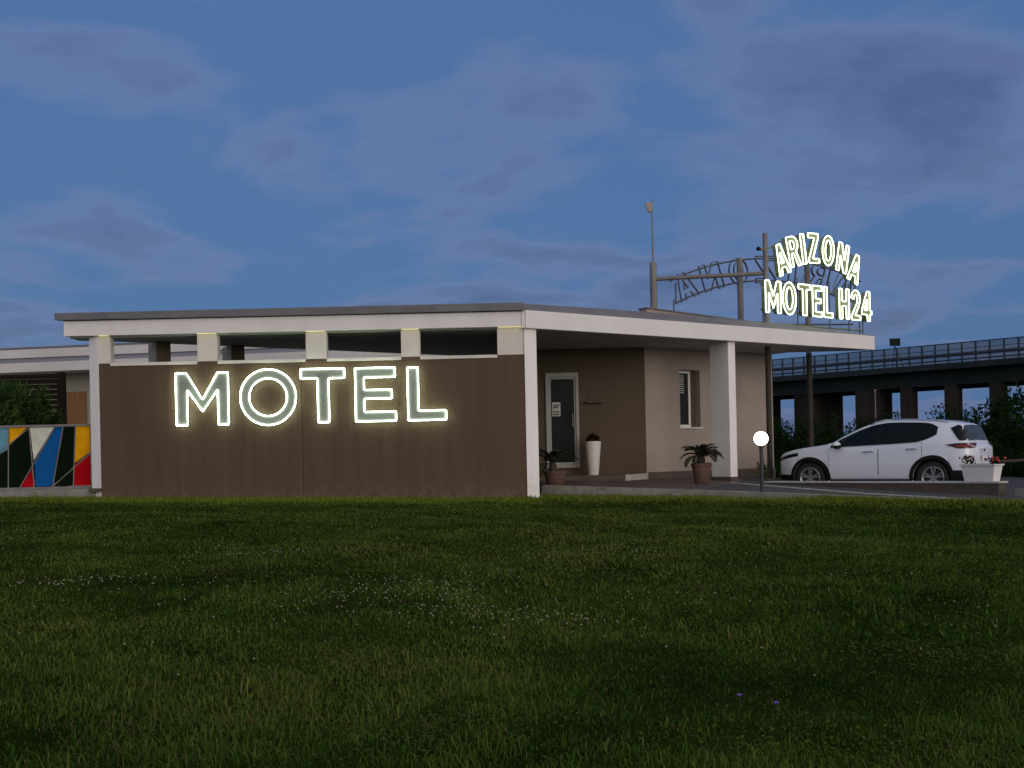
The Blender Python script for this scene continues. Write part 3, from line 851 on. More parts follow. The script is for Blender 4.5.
fr.box(XR - .012, XR + .025, GY - .03, GY + .03, gz(697), gz(372)); fr.box(XL, XL + .04, GY - .03, GY + .03, gz(697), gz(372))
fr.build('gate_frame', M['post'], gate, bevel=.003)
for a, b_ in [((52, 370), (44, 686)), ((-64, 550), (165, 374)), ((165, 374), (187, 682)), ((108, 684), (308, 372)), ((352, 372), (288, 684)),
              ((420, 372), (401, 684)), ((286, 684), (500, 512)), ((-66, 370), (-66, 686)), ((-205, 370), (-205, 686)), ((-266, 370), (-334, 686))]:
    MB().tube([(gx(a[0]), GY + .002, gz(a[1])), (gx(b_[0]), GY + .002, gz(b_[1]))], .011, 6).build('divider', M['post'], gate)
MB().box(XR + .03, XR + .10, GY - .03, GY + .04, .33, 1.62).build('gate_post', M['iron'], gate, bevel=.004)
for z in (1.56, 1.47):
    MB().box(XR + .10, -8.02, GY - .015, GY + .015, z - .018, z + .018).build('hinge', M['iron'], gate)
tag(MB().box(-40, -7.84, 20.06, 20.55, -.3, .36).build('gate_footing', M['concrete'], bevel=.015), 'low pale concrete footing under the colourful gate', 'footing')
tag(MB().box(-8.06, -7.835, 19.96, 20.12, .30, .37).build('footing_plate', M['darkwall']), 'reddish flat tile at the foot of the left column', 'tile')

# ------------------------------------------------------------------ ANNEX behind, louvre screen
an = empty('annex_building', (-12, 30, 0), 'long low white annex with a grey band along its fascia behind the gate', 'building')
a0 = (-30.0, 32.5); adv = Vector((4.2, -.74)).normalized(); ad = (adv.x, adv.y); al = 30.5
MB().obox(a0, ad, al, .35, 4.10, 4.16).build('roof_edge', M['greycap'], an)
MB().obox((a0[0] - ad[1] * .0, a0[1]), ad, al, .25, 3.86, 4.098).build('fascia', M['render_far'], an)
MB().obox((a0[0], a0[1] + .06), ad, al, .2, 3.72, 3.858).build('fascia_groove', M['annex_groove'], an)
MB().obox((a0[0], a0[1] - .02), ad, al, .25, 3.46, 3.718).build('fascia', M['render_far'], an)
MB().obox((a0[0], a0[1] + .26), ad, al, 6, 3.50, 3.84).build('roof_slab', M['soffit'], an)
MB().obox((a0[0], a0[1] + 1.3), ad, al, 5, -.2, 3.495).build('wall', M['annex_wall'], an)
# wooden door on the annex at about X=-12
def an_pt(x, off):
    t = (x - a0[0]) / ad[0]
    return (x, a0[1] + ad[1] * t + off)
pdr = an_pt(-13.3, 1.22)
MB().obox(pdr, ad, .92, .06, .25, 2.95).build('door', M['wood'], an, bevel=.01)
scr = empty('louvre_screen', (-13, 27.2, 0), 'dark slatted louvre screen beside the annex door', 'screen')
for k in range(20):
    z = .5 + k * .135
    MB().hexa([(-14.0, 27.2, z), (-11.70, 27.2, z), (-11.70, 27.28, z + .05), (-14.0, 27.28, z + .05)],
              [(-14.0, 27.2, z + .075), (-11.70, 27.2, z + .075), (-11.70, 27.28, z + .125), (-14.0, 27.28, z + .125)]).build('slat', M['louver'], scr)
for x in (-14.05, -11.72):
    MB().box(x, x + .16, 27.15, 27.33, .0, 3.22).build('screen_post', M['louver'], scr)

# ------------------------------------------------------------------ GLOBE LAMP
gl = empty('garden_lamp', (4.345, 18.30, 0), 'lit white globe lamp on a short black post at the lawn edge', 'lamp')
MB().lathe([(.034, -.2), (.034, .87), (.06, .88), (.06, .91)], (4.345, 18.30, 0), 16).build('lamp_post', M['iron'], gl, smooth=True)
MB().sphere((4.345, 18.30, 1.025), .120, 32, 20).build('globe', M['globe'], gl, smooth=True)

# ------------------------------------------------------------------ LOW WALL with planter
lw = empty('low_wall', (6.7, 19.8, 0), 'low brown wall with pale coping in front of the white car', 'wall')
wd_ = Vector((8.26 - 5.25, 17.45 - 22.0)); wl_ = wd_.length - .20; wd_.normalize()
MB().obox((5.25, 22.0), (wd_.x, wd_.y), wl_, .22, -.5, .122) if False else None
zb_w = lambda x, y: .160 - .036 + .052 * ((x - 5.25) * wd_.x + (y - 22.0) * wd_.y) / wl_
r1_ = (5.25 + wd_.x * wl_, 22.0 + wd_.y * wl_)
MB().prism([(5.25, 22.0), r1_, (r1_[0] - wd_.y * .22, r1_[1] + wd_.x * .22), (5.25 - wd_.y * .22, 22.0 + wd_.x * .22)], -.5, zb_w).build('wall_body', M['darkwall'], lw)
zc_w = lambda x, y: .160 + .052 * ((x - 5.25) * wd_.x + (y - 22.0) * wd_.y) / wl_      # the coping rises a little
q0 = (5.25 + .02 * wd_.y, 22.0 - .02 * wd_.x); q1 = (q0[0] + wd_.x * (wl_ + .03), q0[1] + wd_.y * (wl_ + .03))
MB().prism([q0, q1, (q1[0] - wd_.y * .26, q1[1] + wd_.x * .26), (q0[0] - wd_.y * .26, q0[1] + wd_.x * .26)], lambda x, y: zc_w(x, y) - .034, zc_w).build('coping', M['coping'], lw, bevel=.006)
# planter trough on the wall's end
pc = Vector((5.25, 22.0)) + wd_ * (wl_ - .37) + Vector((-wd_.y, wd_.x)) * .11
tr = empty('planter_trough', (pc.x, pc.y, .207), 'white rectangular planter trough on the right end of the low wall', 'planter', math.atan2(wd_.y, wd_.x))
def frustum(b, l0, w0_, l1, w1, z0, z1):
    q0 = [(-l0, -w0_), (l0, -w0_), (l0, w0_), (-l0, w0_)]; q1 = [(-l1, -w1), (l1, -w1), (l1, w1), (-l1, w1)]
    return b.hexa([(x, y, z0) for x, y in q0], [(x, y, z1) for x, y in q1])
local(frustum(MB(), .265, .10, .312, .125, .0, .265), tr).build('trough', M['white'], tr, bevel=.008)
b = MB(); frustum(b, .328, .145, .333, .15, .267, .297); local(b, tr).build('rim', M['white'], tr, bevel=.006)
local(frustum(MB(), .30, .115, .30, .115, .2972, .300), tr).build('soil', M['soil'], tr)

# ------------------------------------------------------------------ leaf clouds (numpy)
def leaf_mesh(name, P, Dn, Ln, Wd, tintv, m, parent=None, up=None):
    """rhombic leaves: centres P, direction Dn (unit), lengths, widths"""
    n = len(P)
    up_ = np.random.default_rng(3).normal(size=(n, 3)) if up is None else up
    side = np.cross(Dn, up_); side /= np.linalg.norm(side, axis=1, keepdims=True) + 1e-9
    a = P; c = P + Dn * Ln[:, None]
    mid = P + Dn * (Ln * .45)[:, None]
    b = mid + side * (Wd / 2)[:, None]; d = mid - side * (Wd / 2)[:, None]
    v = np.stack([a, b, c, d], 1).reshape(-1, 3).astype(np.float32)
    me = bpy.data.meshes.new(name)
    me.vertices.add(4 * n); me.vertices.foreach_set('co', v.ravel())
    me.loops.add(4 * n); me.loops.foreach_set('vertex_index', np.arange(4 * n, dtype=np.int32))
    me.polygons.add(n); me.polygons.foreach_set('loop_start', np.arange(0, 4 * n, 4, dtype=np.int32))
    at = me.attributes.new('tint', 'FLOAT', 'POINT')
    at.data.foreach_set('value', np.repeat(tintv, 4).astype(np.float32))
    me.materials.append(m)
    me.update(calc_edges=True)
    o = bpy.data.objects.new(name, me); COL.objects.link(o)
    if parent is not None:
        o.parent = parent; o.matrix_parent_inverse = parent.matrix_world.inverted()
    return o

def shrub(name, x, y, z, rx, ry, h, n, leaf, m, label, cat, seed, group=None, ll=.16, lw_=.05, spikes=8):
    g_ = np.random.default_rng(seed)
    root = empty(name, (x, y, z), label, cat, group=group)
    nl = 16
    # lobes
    cen = np.stack([g_.uniform(-rx, rx, nl) * .75, g_.uniform(-ry, ry, nl) * .75, g_.uniform(.12, .85, nl) * h], 1)
    cen[:, 2] *= 1 - .35 * (cen[:, 0] / rx) ** 2
    rad = g_.uniform(.22, .42, nl) * min(rx, h)
    k = g_.integers(0, nl, n)
    d = g_.normal(size=(n, 3)); d /= np.linalg.norm(d, axis=1, keepdims=True)
    P = cen[k] + d * (rad[k] * g_.uniform(.35, 1.08, n) ** .6)[:, None]
    P[:, 2] = np.abs(P[:, 2])
    # outlying sprigs on top
    ns = n // 6
    t_ = g_.uniform(0, 1, (ns,))
    sx = g_.uniform(-rx, rx, spikes); sh = g_.uniform(.75, 1.12, spikes) * h * (1 - .3 * (sx / rx) ** 2); sy = g_.uniform(-ry, ry, spikes) * .6
    kk = g_.integers(0, spikes, ns)
    P2 = np.stack([sx[kk] + g_.normal(0, .05, ns) * rx * .4, sy[kk] + g_.normal(0, .05, ns), sh[kk] * (.55 + .5 * t_)], 1)
    P = np.concatenate([P, P2]); d = np.concatenate([d, g_.normal(size=(ns, 3))])
    d[:, 2] += .6; d /= np.linalg.norm(d, axis=1, keepdims=True)
    N_ = len(P)
    L_ = ll * g_.uniform(.6, 1.3, N_); Wd = lw_ * g_.uniform(.6, 1.3, N_)
    lob = np.concatenate([g_.uniform(0, .55, nl)[k], g_.uniform(.2, .7, ns)])
    tv = np.clip(lob + g_.normal(.1, .18, N_), 0, 1)
    P += np.array([x, y, z])
    leaf_mesh('foliage', P, d, L_, Wd, tv, m, root)
    st = MB()
    for i in range(7):
        c_ = cen[i]
        st.tube([(x + c_[0] * .15, y + c_[1] * .15, z - .05), (x + c_[0] * .6, y + c_[1] * .6, z + c_[2] * .5), (x + c_[0], y + c_[1], z + c_[2])], [.03, .022, .01], 6)
    st.build('stems', M['bark'], root)
    return root

# planter flowers
g5 = np.random.default_rng(5)
def bloom(root_xy, z, label, m, n, rx, h, seed, name):
    g_ = np.random.default_rng(seed)
    root = empty(name, (root_xy[0], root_xy[1], z), label, 'flowers')
    k = 110
    P = np.stack([root_xy[0] + g_.normal(0, rx * .5, k), root_xy[1] + g_.normal(0, rx * .5, k), z + g_.uniform(0, h * .8, k)], 1)
    d = g_.normal(size=(k, 3)); d[:, 2] += .7; d /= np.linalg.norm(d, axis=1, keepdims=True)
    leaf_mesh('leaves', P, d, g_.uniform(.03, .07, k), g_.uniform(.02, .04, k), g_.uniform(.2, .9, k), M['leaf'], root)
    b = MB()
    for i in range(n):
        c = (root_xy[0] + g_.normal(0, rx * .55), root_xy[1] + g_.normal(0, rx * .55), z + g_.uniform(.35, 1.05) * h)
        b.sphere(c, g_.uniform(.016, .027), 7, 5, (1, 1, .8))
    b.build('blossom', m, root, fix=False)
    return root
tu = Vector((wd_.x, wd_.y))
e1 = pc + tu * .24; e2 = pc - tu * .24; e3 = pc - tu * .02
bloom((e1.x, e1.y), .505, 'red flowers at the right end of the white trough', M['redflower'], 16, .12, .11, 11, 'red_flowers')
bloom((e2.x, e2.y), .505, 'pale pink flowers at the left end of the white trough', M['pinkflower'], 16, .11, .15, 12, 'pink_flowers')

# ------------------------------------------------------------------ pots
def pot(x, y, z, r, h, label):
    root = empty('terracotta_pot', (x, y, z), label, 'pot')
    MB().lathe([(r * .66, 0), (r * .70, .01), (r * .93, h * .80), (r * .93, h * .82)], (x, y, z), 28).build('pot_body', M['terracotta'], root, smooth=True)
    MB().lathe([(r * .95, h * .815), (r, h * .83), (r, h * .99), (r * .96, h)], (x, y, z), 28).build('rim', M['terracotta'], root, smooth=True)
    MB().lathe([(r * .9, h * 1.0), (r * .88, h * 1.015)], (x, y, z), 20).build('soil', M['soil'], root)
    return root
def cycad(x, y, z, r, label, seed, nf=18, lift=.5, name='cycad_palm'):
    g_ = random.Random(seed)
    root = empty(name, (x, y, z), label, 'palm')
    MB().lathe([(.07, -.02), (.085, .06), (.075, .14), (.03, .19)], (x, y, z), 14).build('trunk', M['bark'], root)
    P, D, Ln, Wd, T, UPV = [], [], [], [], [], []
    ra = MB()
    for k in range(nf):
        a = k * 2.399 + g_.uniform(-.2, .2)
        el = R(g_.uniform(8, 75)) if k > 5 else R(g_.uniform(60, 85))
        ln_ = r * g_.uniform(.85, 1.1)
        pts = []
        p = Vector((x + .03 * math.cos(a), y + .03 * math.sin(a), z + .15))
        e = el
        ns = 12
        for i in range(ns + 1):
            pts.append(p.copy())
            dv = Vector((math.cos(a) * math.cos(e), math.sin(a) * math.cos(e), math.sin(e)))
            p = p + dv * ln_ / ns
            e -= R(7.5)
        ra.tube(pts, [.008] * ns + [.003], 5)
        for i in range(1, ns + 1):
            dv = (pts[i] - pts[i - 1]).normalized()
            sd = dv.cross(Vector((0, 0, 1)));
            sd = sd.normalized() if sd.length > .05 else Vector((1, 0, 0))
            for sub in (0, .5):
              base = pts[i - 1].lerp(pts[i], sub)
              for s_ in (-1, 1):
                q = (sd * s_ + dv * .7 + Vector((0, 0, .25))).normalized()
                P.append(base); D.append(q); Ln.append(r * .26 * math.sin(math.pi * min(.95, (i + sub) / (ns + 1.2))) + .03); Wd.append(.026); T.append(g_.uniform(0, 1)); UPV.append(dv.cross(q))
    ra.build('frond_stem', M['cycad'].copy() if False else M['bark'], root)
    leaf_mesh('fronds', np.array(P), np.array(D), np.array(Ln), np.array(Wd), np.array(T), M['cycad'], root, up=np.array([list(u) for u in UPV]))
    return root
pot(.86, 21.25, zP(.86, 21.25) + .006, .235, .28, 'terracotta pot beside the white corner column')
cycad(.82, 21.25, zP(.86, 21.25) + .28, .52, 'dark cycad palm half hidden by the white corner column', 4, nf=13)
pot(3.98, 22.1, zP(3.98, 22.1) + .006, .215, .42, 'terracotta pot below the small window')
cycad(3.98, 22.1, zP(3.98, 22.1) + .42, .46, 'dark cycad palm in the pot below the small window', 9, nf=22)
vx, vy = 1.83, 23.72
vs_ = empty('white_vase', (vx, vy, .335), 'tall white tapering planter by the glass door', 'planter')
MB().lathe([(.115, 0), (.12, .015), (.185, .745), (.185, .76), (.17, .76)], (vx, vy, .335), 32).build('vase_body', M['vase'], vs_, smooth=True)
MB().lathe([(.168, .74), (.16, .765)], (vx, vy, .335), 24).build('soil', M['soil'], vs_)
gq = np.random.default_rng(21)
n = 900
d = gq.normal(size=(n, 3)); d[:, 2] = np.abs(d[:, 2]); d /= np.linalg.norm(d, axis=1, keepdims=True)
P = np.array([vx, vy, 1.10]) + d * np.array([.14, .14, .15]) * gq.uniform(.6, 1.05, n)[:, None]
tp = empty('clipped_plant', (vx, vy, 1.12), 'small dark reddish rounded plant in the tall white planter', 'plant')
leaf_mesh('foliage', P, d, gq.uniform(.02, .05, n), gq.uniform(.012, .025, n), gq.uniform(0, 1, n), M['redleaf'], tp)
MB().tube([(vx, vy, 1.1), (vx, vy, 1.2)], .012, 6).build('stem', M['bark'], tp)
# small weed by the tall post
shrub('weed', 5.62, 23.6, zP(5.6, 23.6), .12, .12, .45, 90, .1, M['leaf_bright'], 'thin green weed at the foot of the tall sign post', 'plant', 77, ll=.12, lw_=.03, spikes=4)

# ------------------------------------------------------------------ CAR
PHI = R(40)
car = empty('parked_car', (8.20, 23.15, -.157), 'white compact SUV parked behind the low wall, seen from its left rear', 'car', -PHI)
def kf(keys):
    xs = [k[0] for k in keys]; ys = [k[1] for k in keys]
    # monotone cubic (Catmull with clamped tangents)
    n_ = len(xs); m_ = []
    sl_ = [(ys[i + 1] - ys[i]) / (xs[i + 1] - xs[i]) for i in range(n_ - 1)]
    for i in range(n_):
        if i == 0: m_.append(sl_[0])
        elif i == n_ - 1: m_.append(sl_[-1])
        elif sl_[i - 1] * sl_[i] <= 0: m_.append(0)
        else: m_.append(2 * sl_[i - 1] * sl_[i] / (sl_[i - 1] + sl_[i]))
    def f(x):
        if x <= xs[0]: return ys[0]
        if x >= xs[-1]: return ys[-1]
        i = max(j for j in range(n_ - 1) if xs[j] <= x)
        h = xs[i + 1] - xs[i]; t = (x - xs[i]) / h
        return ((2 * t ** 3 - 3 * t ** 2 + 1) * ys[i] + (t ** 3 - 2 * t ** 2 + t) * h * m_[i] + (-2 * t ** 3 + 3 * t ** 2) * ys[i + 1] + (t ** 3 - t ** 2) * h * m_[i + 1])
    return f
fw_ = kf([(-2.24, .36), (-2.22, .48), (-2.15, .62), (-2.0, .745), (-1.75, .85), (-1.3, .912), (-.6, .92), (.6, .922), (1.4, .922), (1.8, .905), (2.02, .87), (2.13, .815), (2.2, .74), (2.24, .62)])
fs_ = kf([(-2.24, .73), (-2.15, .82), (-1.9, .90), (-1.5, .965), (-1.0, 1.01), (-.3, 1.04), (.6, 1.075), (1.3, 1.11), (1.9, 1.10), (2.1, 1.05), (2.24, .98)])
fr_ = kf([(-2.24, .78), (-2.18, .87), (-2.0, .955), (-1.6, 1.035), (-1.2, 1.085), (-.98, 1.12), (-.6, 1.32), (-.2, 1.505), (.1, 1.595), (.4, 1.632), (.8, 1.625), (1.5, 1.565), (1.90, 1.50), (1.93, 1.47), (2.02, 1.31), (2.11, 1.12), (2.16, 1.07), (2.2, 1.05), (2.24, 1.0)])
ftw = kf([(-2.24, .40), (-2.1, .60), (-1.6, .76), (-1.15, .79), (-.85, .76), (-.3, .66), (.2, .635), (.9, .63), (1.5, .60), (1.88, .56), (2.02, .60), (2.13, .64), (2.24, .52)])
RA = .415; HZ = .345; WX = (-1.33, 1.34)
def archz(x):
    z = 0
    for c in WX:
        if abs(x - c) < RA:
            z = max(z, HZ + math.sqrt(RA ** 2 - (x - c) ** 2))
    return z
def section(x, arch=True):
    w__ = fw_(x); s_ = fs_(x); rz_ = fr_(x); tw = ftw(x)
    low = .24 + .10 * max(0, (abs(x) - 1.9) / .34) ** 2
    tz = max(s_ + .012, rz_ - (.055 if -.9 < x < 1.95 else .02))
    az = archz(x) if arch else 0
    rows = [(w__ * .93, low), (w__ * .985, low + .12), (w__, .60), (w__ * .992, .80), (w__ * .975, s_ - .05), (w__ * .945, s_ + .005)]
    sh = w__ * .945
    mz = (s_ + tz) / 2
    rows += [(sh + (tw - sh) * .45 + .02, mz), (tw, tz), (tw * .93, tz + .6 * (rz_ - tz)), (tw * .6, rz_ - .01), (0, rz_)]
    out = []
    for i, (y, z) in enumerate(rows):
        if i <= 3: z = max(z, min(az, .79))
        out.append((y, z))
    # keep z increasing
    for i in range(1, len(out)):
        if out[i][1] < out[i - 1][1] + .001 and i < 10:
            out[i] = (out[i][0], out[i - 1][1] + .001)
    return out
def side_y(x, z):
    s_ = section(x, False)[:9]
    zs = [p[1] for p in s_]; ys = [p[0] for p in s_]
    return float(np.interp(z, zs, ys))
def top_z(x, y):
    s_ = section(x, False)[7:]
    ys = [p[0] for p in s_][::-1]; zs = [p[1] for p in s_][::-1]
    return float(np.interp(abs(y), ys, zs))
xs = sorted(set([round(v, 4) for v in list(np.linspace(-2.24, 2.24, 113)) + [-2.23, -2.2, 2.19, 2.21, 2.23] + [c + RA * math.cos(a) for c in WX for a in np.linspace(0, math.pi, 21)]]))
vs, fs = [], []
NS = 21
for x in xs:
    s_ = section(x)
    ring = [(x, -y, z) for y, z in s_] + [(x, y, z) for y, z in s_[-2::-1]]
    vs += ring
for i in range(len(xs) - 1):
    for j in range(NS - 1):
        fs.append((i * NS + j, i * NS + j + 1, (i + 1) * NS + j + 1, (i + 1) * NS + j))
fs.append(tuple(range(NS - 1, -1, -1))); fs.append(tuple(range((len(xs) - 1) * NS, len(xs) * NS)))
b = MB(); b.add(vs, fs)
body = local(b, car).build('body', M['carpaint'], car, smooth=True)
body.data.set_sharp_from_angle(angle=R(55))

def side_shell(name, m, x0, x1, lo, hi, off, side=-1, nx=24, nz=8, parent=None):
    b = MB(); vs, fs = [], []
    for i in range(nx + 1):
        x = x0 + (x1 - x0) * i / nx
        for j in range(nz + 1):
            z = lo(x) + (hi(x) - lo(x)) * j / nz
            vs.append((x, side * (side_y(x, z) + off), z))
    for i in range(nx):
        for j in range(nz):
            a = i * (nz + 1) + j
            fs.append((a, a + 1, a + nz + 2, a + nz + 1))
    b.add(vs, fs)
    o = local(b, car).build(name, m, parent or car, smooth=True)
    return o
cst = lambda v: (lambda x: v)
wlo = lambda x: fs_(x) + .03 + max(0, (x - .95) / .45) ** 2 * .15
def whi(x):
    return max(wlo(x) + .001, section(x, False)[7][1] - .035 - max(0, (x - 1.15) / .22) ** 2 * .06)
for sd in (-1, 1):
    trim = side_shell('window_surround', M['carblack'], -.86, 1.40, lambda x: wlo(x) - .018, lambda x: whi(x) + .016, .003, sd, 50, 8)
    for a, c in ((-.72, .17), (.23, .96), (1.01, 1.36)):
        side_shell('side_window', M['carglass'], a, c, wlo, whi, .006, sd, 24, 6)
    side_shell('rear_quarter_trim', M['carglass'], 1.68, 2.075, lambda x: max(1.13, 1.40 - 1.0 * (x - 1.68)), lambda x: max(max(1.13, 1.40 - 1.0 * (x - 1.68)) + .001, min(1.40 + .45 * (x - 1.68), section(x, False)[7][1] + .004)), .020, sd, 22, 6)
    # doors
    for a, c in ((-.88, .20), (.22, 1.12)):
        dlo = lambda x: max(.34, min(archz(x) + .06, .8))
        dhi = lambda x: fs_(x) - .006
        side_shell('door_gap', M['carblack'], a - .008, c + .008, lambda x: dlo(x) - .008, lambda x: dhi(x) + .006, .0012, sd, 30, 8)
        dr = side_shell('door', M['carpaint'], a, c, dlo, dhi, .004, sd, 30, 10)
        xh = c - .20
        zz = fs_(xh) - .13
        h_ = MB().tube([(xh - .11, sd * (side_y(xh, zz) + .004), zz), (xh - .09, sd * (side_y(xh, zz) + .035), zz + .004), (xh + .09, sd * (side_y(xh, zz) + .035), zz + .006), (xh + .11, sd * (side_y(xh, zz) + .004), zz + .006)], .014, 8)
        local(h_, car).build('handle', M['chrome'], dr, smooth=True)
    side_shell('sill_trim', M['carblack'], -.88, .90, lambda x: .25, lambda x: .315, .008, sd, 24, 4)
    side_shell('rear_bumper_trim', M['carblack'], 1.775, 2.235, lambda x: .27, lambda x: .50, .006, sd, 16, 4)
    side_shell('front_bumper_trim', M['carblack'], -2.235, -1.76, lambda x: .27, lambda x: .42, .006, sd, 16, 4)
    # wheel arch trim
    for c in WX:
        b = MB(); vs, fs = [], []
        na, nr = 36, 3
        for i in range(na + 1):
            a = math.pi * (-.04 + 1.08 * i / na)
            for j in range(nr + 1):
                r_ = RA - .012 + .080 * j / nr
                x = c + r_ * math.cos(a); z = max(.25, HZ + r_ * math.sin(a))
                vs.append((x, sd * (side_y(x, z) + .010), z))
        for i in range(na):
            for j in range(nr):
                a = i * (nr + 1) + j
                fs.append((a, a + 1, a + nr + 2, a + nr + 1))
        b.add(vs, fs)
        local(b, car).build('wheel_arch_trim', M['carblack'], car, smooth=True)
    # lights
    side_shell('headlight', M['carglass'], -2.17, -1.62, lambda x: fs_(x) - .10 - .02 * (x + 1.62), lambda x: fs_(x) - .02, .006, sd, 20, 4)
    tl = side_shell('tail_light', M['tail_dark'], 1.62, 2.238, lambda x: 1.045 - .085 * min(1, (x - 1.62) / .30), lambda x: 1.045 + .03 * min(1, (x - 1.62) / .30), .010, sd, 28, 5)
    side_shell('red_lens', M['tail'], 1.86, 2.236, lambda x: .985, lambda x: 1.04, .014, sd, 24, 3, parent=tl)
    # mirror
    y_ = sd * 1.00
    b = MB().sphere((-.66, y_, 1.09), 1, 18, 12, (.085, .115, .075))
    mr = local(b, car).build('mirror', M['carpaint'], car, smooth=True)
    b = MB().sphere((-.65, y_, 1.055), 1, 16, 10, (.088, .118, .06))
    local(b, car).build('mirror_base', M['carblack'], mr, smooth=True)
    # roof rail
    pts = [(x, sd * (ftw(x) - .015), section(x, False)[7][1] + .045 - (.03 if i in (0, 12) else 0)) for i, x in enumerate(np.linspace(-.05, 1.6, 13))]
    local(MB().tube(pts, .014, 8), car).build('roof_rail', M['chrome'], car, smooth=True)
# windscreen / rear glass (shells on the top surface)
def top_shell(name, m, x0, x1, yw, off, nx=20, ny=14, curve=0):
    b = MB(); vs, fs = [], []
    for i in range(nx + 1):
        x = x0 + (x1 - x0) * i / nx
        for j in range(ny + 1):
            y = yw(x) * (-1 + 2 * j / ny)
            vs.append((x + off[0], y, top_z(x, y) + off[1]))
    for i in range(nx):
        for j in range(ny):
            a = i * (ny + 1) + j
            fs.append((a, a + ny + 1, a + ny + 2, a + 1))
    b.add(vs, fs)
    return local(b, car).build(name, m, car, smooth=True)
top_shell('windscreen', M['carglass'], -.95, -.16, lambda x: ftw(x) * .90, (-.004, .008))
top_shell('rear_window', M['carglass'], 1.94, 2.105, lambda x: ftw(x) * 1.0, (.016, .014))
# rear details
local(MB().box(2.236, 2.25, -.36, .36, .84, .96), car).build('tailgate_recess', M['carpaint'], car, bevel=.006)
pl_ = local(MB().box(2.251, 2.258, -.26, .26, .70, .81), car).build('number_plate', M['plate'], car)
bb = MB(); bb.box(2.259, 2.2605, -.255, -.21, .705, .805); bb.box(2.259, 2.2605, .21, .255, .705, .805)
local(bb, car).build('plate_band', M['plate_blue'], pl_)
local(MB().sphere((2.252, 0, .915), 1, 18, 10, (.008, .06, .03)), car).build('badge', M['carblack'], car, smooth=True)
local(MB().box(2.0, 2.245, -.62, .62, .27, .50), car).build('rear_diffuser', M['carblack'], car, bevel=.03)
local(MB().hexa([(1.45, -.02, 1.60), (1.62, -.02, 1.585), (1.62, .02, 1.585), (1.45, .02, 1.60)], [(1.54, -.008, 1.66), (1.61, -.008, 1.67), (1.61, .008, 1.67), (1.54, .008, 1.66)]), car).build('aerial_fin', M['carblack'], car)
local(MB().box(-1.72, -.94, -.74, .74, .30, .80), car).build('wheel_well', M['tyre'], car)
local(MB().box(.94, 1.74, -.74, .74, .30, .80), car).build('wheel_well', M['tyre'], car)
local(MB().box(-2.0, 2.0, -.7, .7, .24, .32), car).build('underbody', M['tyre'], car)
for c in WX:
    for sd in (-1, 1):
        wl = MB().lathe([(.20, -.10), (.325, -.10), (HZ, -.075), (HZ, .075), (.325, .10), (.235, .10), (.20, .06)], (0, 0, 0), 40, axis='y')
        wl.v = [(x + c, sd * (y + .80), z + HZ) for x, y, z in wl.v]
        wh = local(wl, car).build('wheel', M['tyre'], car, smooth=True)
        rim = MB()
        rg = MB().lathe([(.205, .06), (.24, .10), (.225, .106), (.20, .075)], (0, 0, 0), 40, axis='y', caps=False)
        rim.add(rg.v, rg.f)
        hb = MB().lathe([(.0, .04), (.055, .04), (.05, .092), (.0, .092)], (0, 0, 0), 20, axis='y'); rim.add(hb.v, hb.f)
        for k in range(10):
            a = (k // 2) * 2 * math.pi / 5 + (.17 if k % 2 else -.17) + .3
            ca, sa = math.cos(a), math.sin(a)
            p0 = (.04 * ca, .04 * sa); p1_ = (.225 * ca, .225 * sa); nx_, nz_ = -sa * .017, ca * .017
            rim.hexa([(p0[0] - nx_, .06, p0[1] - nz_), (p1_[0] - nx_, .065, p1_[1] - nz_), (p1_[0] + nx_, .065, p1_[1] + nz_), (p0[0] + nx_, .06, p0[1] + nz_)],
                     [(p0[0] - nx_, .085, p0[1] - nz_), (p1_[0] - nx_, .10, p1_[1] - nz_), (p1_[0] + nx_, .10, p1_[1] + nz_), (p0[0] + nx_, .085, p0[1] + nz_)])
        rim.v = [(x + c, sd * (y + .80), z + HZ) for x, y, z in rim.v]
        local(rim, car).build('rim', M['alloy'], wh)

# ------------------------------------------------------------------ VIADUCT
va = empty('viaduct', (30, 82, -.6), 'long dark concrete road viaduct crossing behind the car', 'viaduct')
v0 = (22.4, 90.0)
vd = Vector((36.6 - 22.4, 75.0 - 90.0)).normalized()
VD = (vd.x, vd.y)
st_ = (v0[0] - VD[0] * 45, v0[1] - VD[1] * 45)
LV = 100.0
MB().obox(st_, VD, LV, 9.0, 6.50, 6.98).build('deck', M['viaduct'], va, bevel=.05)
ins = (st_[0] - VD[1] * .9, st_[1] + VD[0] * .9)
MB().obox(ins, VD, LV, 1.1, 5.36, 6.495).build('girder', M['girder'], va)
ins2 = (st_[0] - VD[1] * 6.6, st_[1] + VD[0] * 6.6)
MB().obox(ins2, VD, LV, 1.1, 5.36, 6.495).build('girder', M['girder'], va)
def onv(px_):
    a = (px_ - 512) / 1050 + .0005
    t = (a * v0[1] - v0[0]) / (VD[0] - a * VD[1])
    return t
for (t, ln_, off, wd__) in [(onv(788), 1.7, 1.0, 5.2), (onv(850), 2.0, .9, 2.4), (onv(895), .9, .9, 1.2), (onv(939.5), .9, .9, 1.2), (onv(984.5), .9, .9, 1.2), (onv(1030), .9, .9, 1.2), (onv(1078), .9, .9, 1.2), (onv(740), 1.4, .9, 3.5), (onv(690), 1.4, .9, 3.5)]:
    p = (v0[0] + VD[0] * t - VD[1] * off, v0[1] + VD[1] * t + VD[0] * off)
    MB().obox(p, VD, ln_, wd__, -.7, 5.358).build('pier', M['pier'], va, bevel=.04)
nps = 98
for k in range(nps + 1):
    t = k * LV / nps
    p = (st_[0] + VD[0] * t - VD[1] * .12, st_[1] + VD[1] * t + VD[0] * .12)
    MB().obox(p, VD, .09, .12, 6.982, 8.46).build('rail_post', M['rail'], va)
rb = MB()
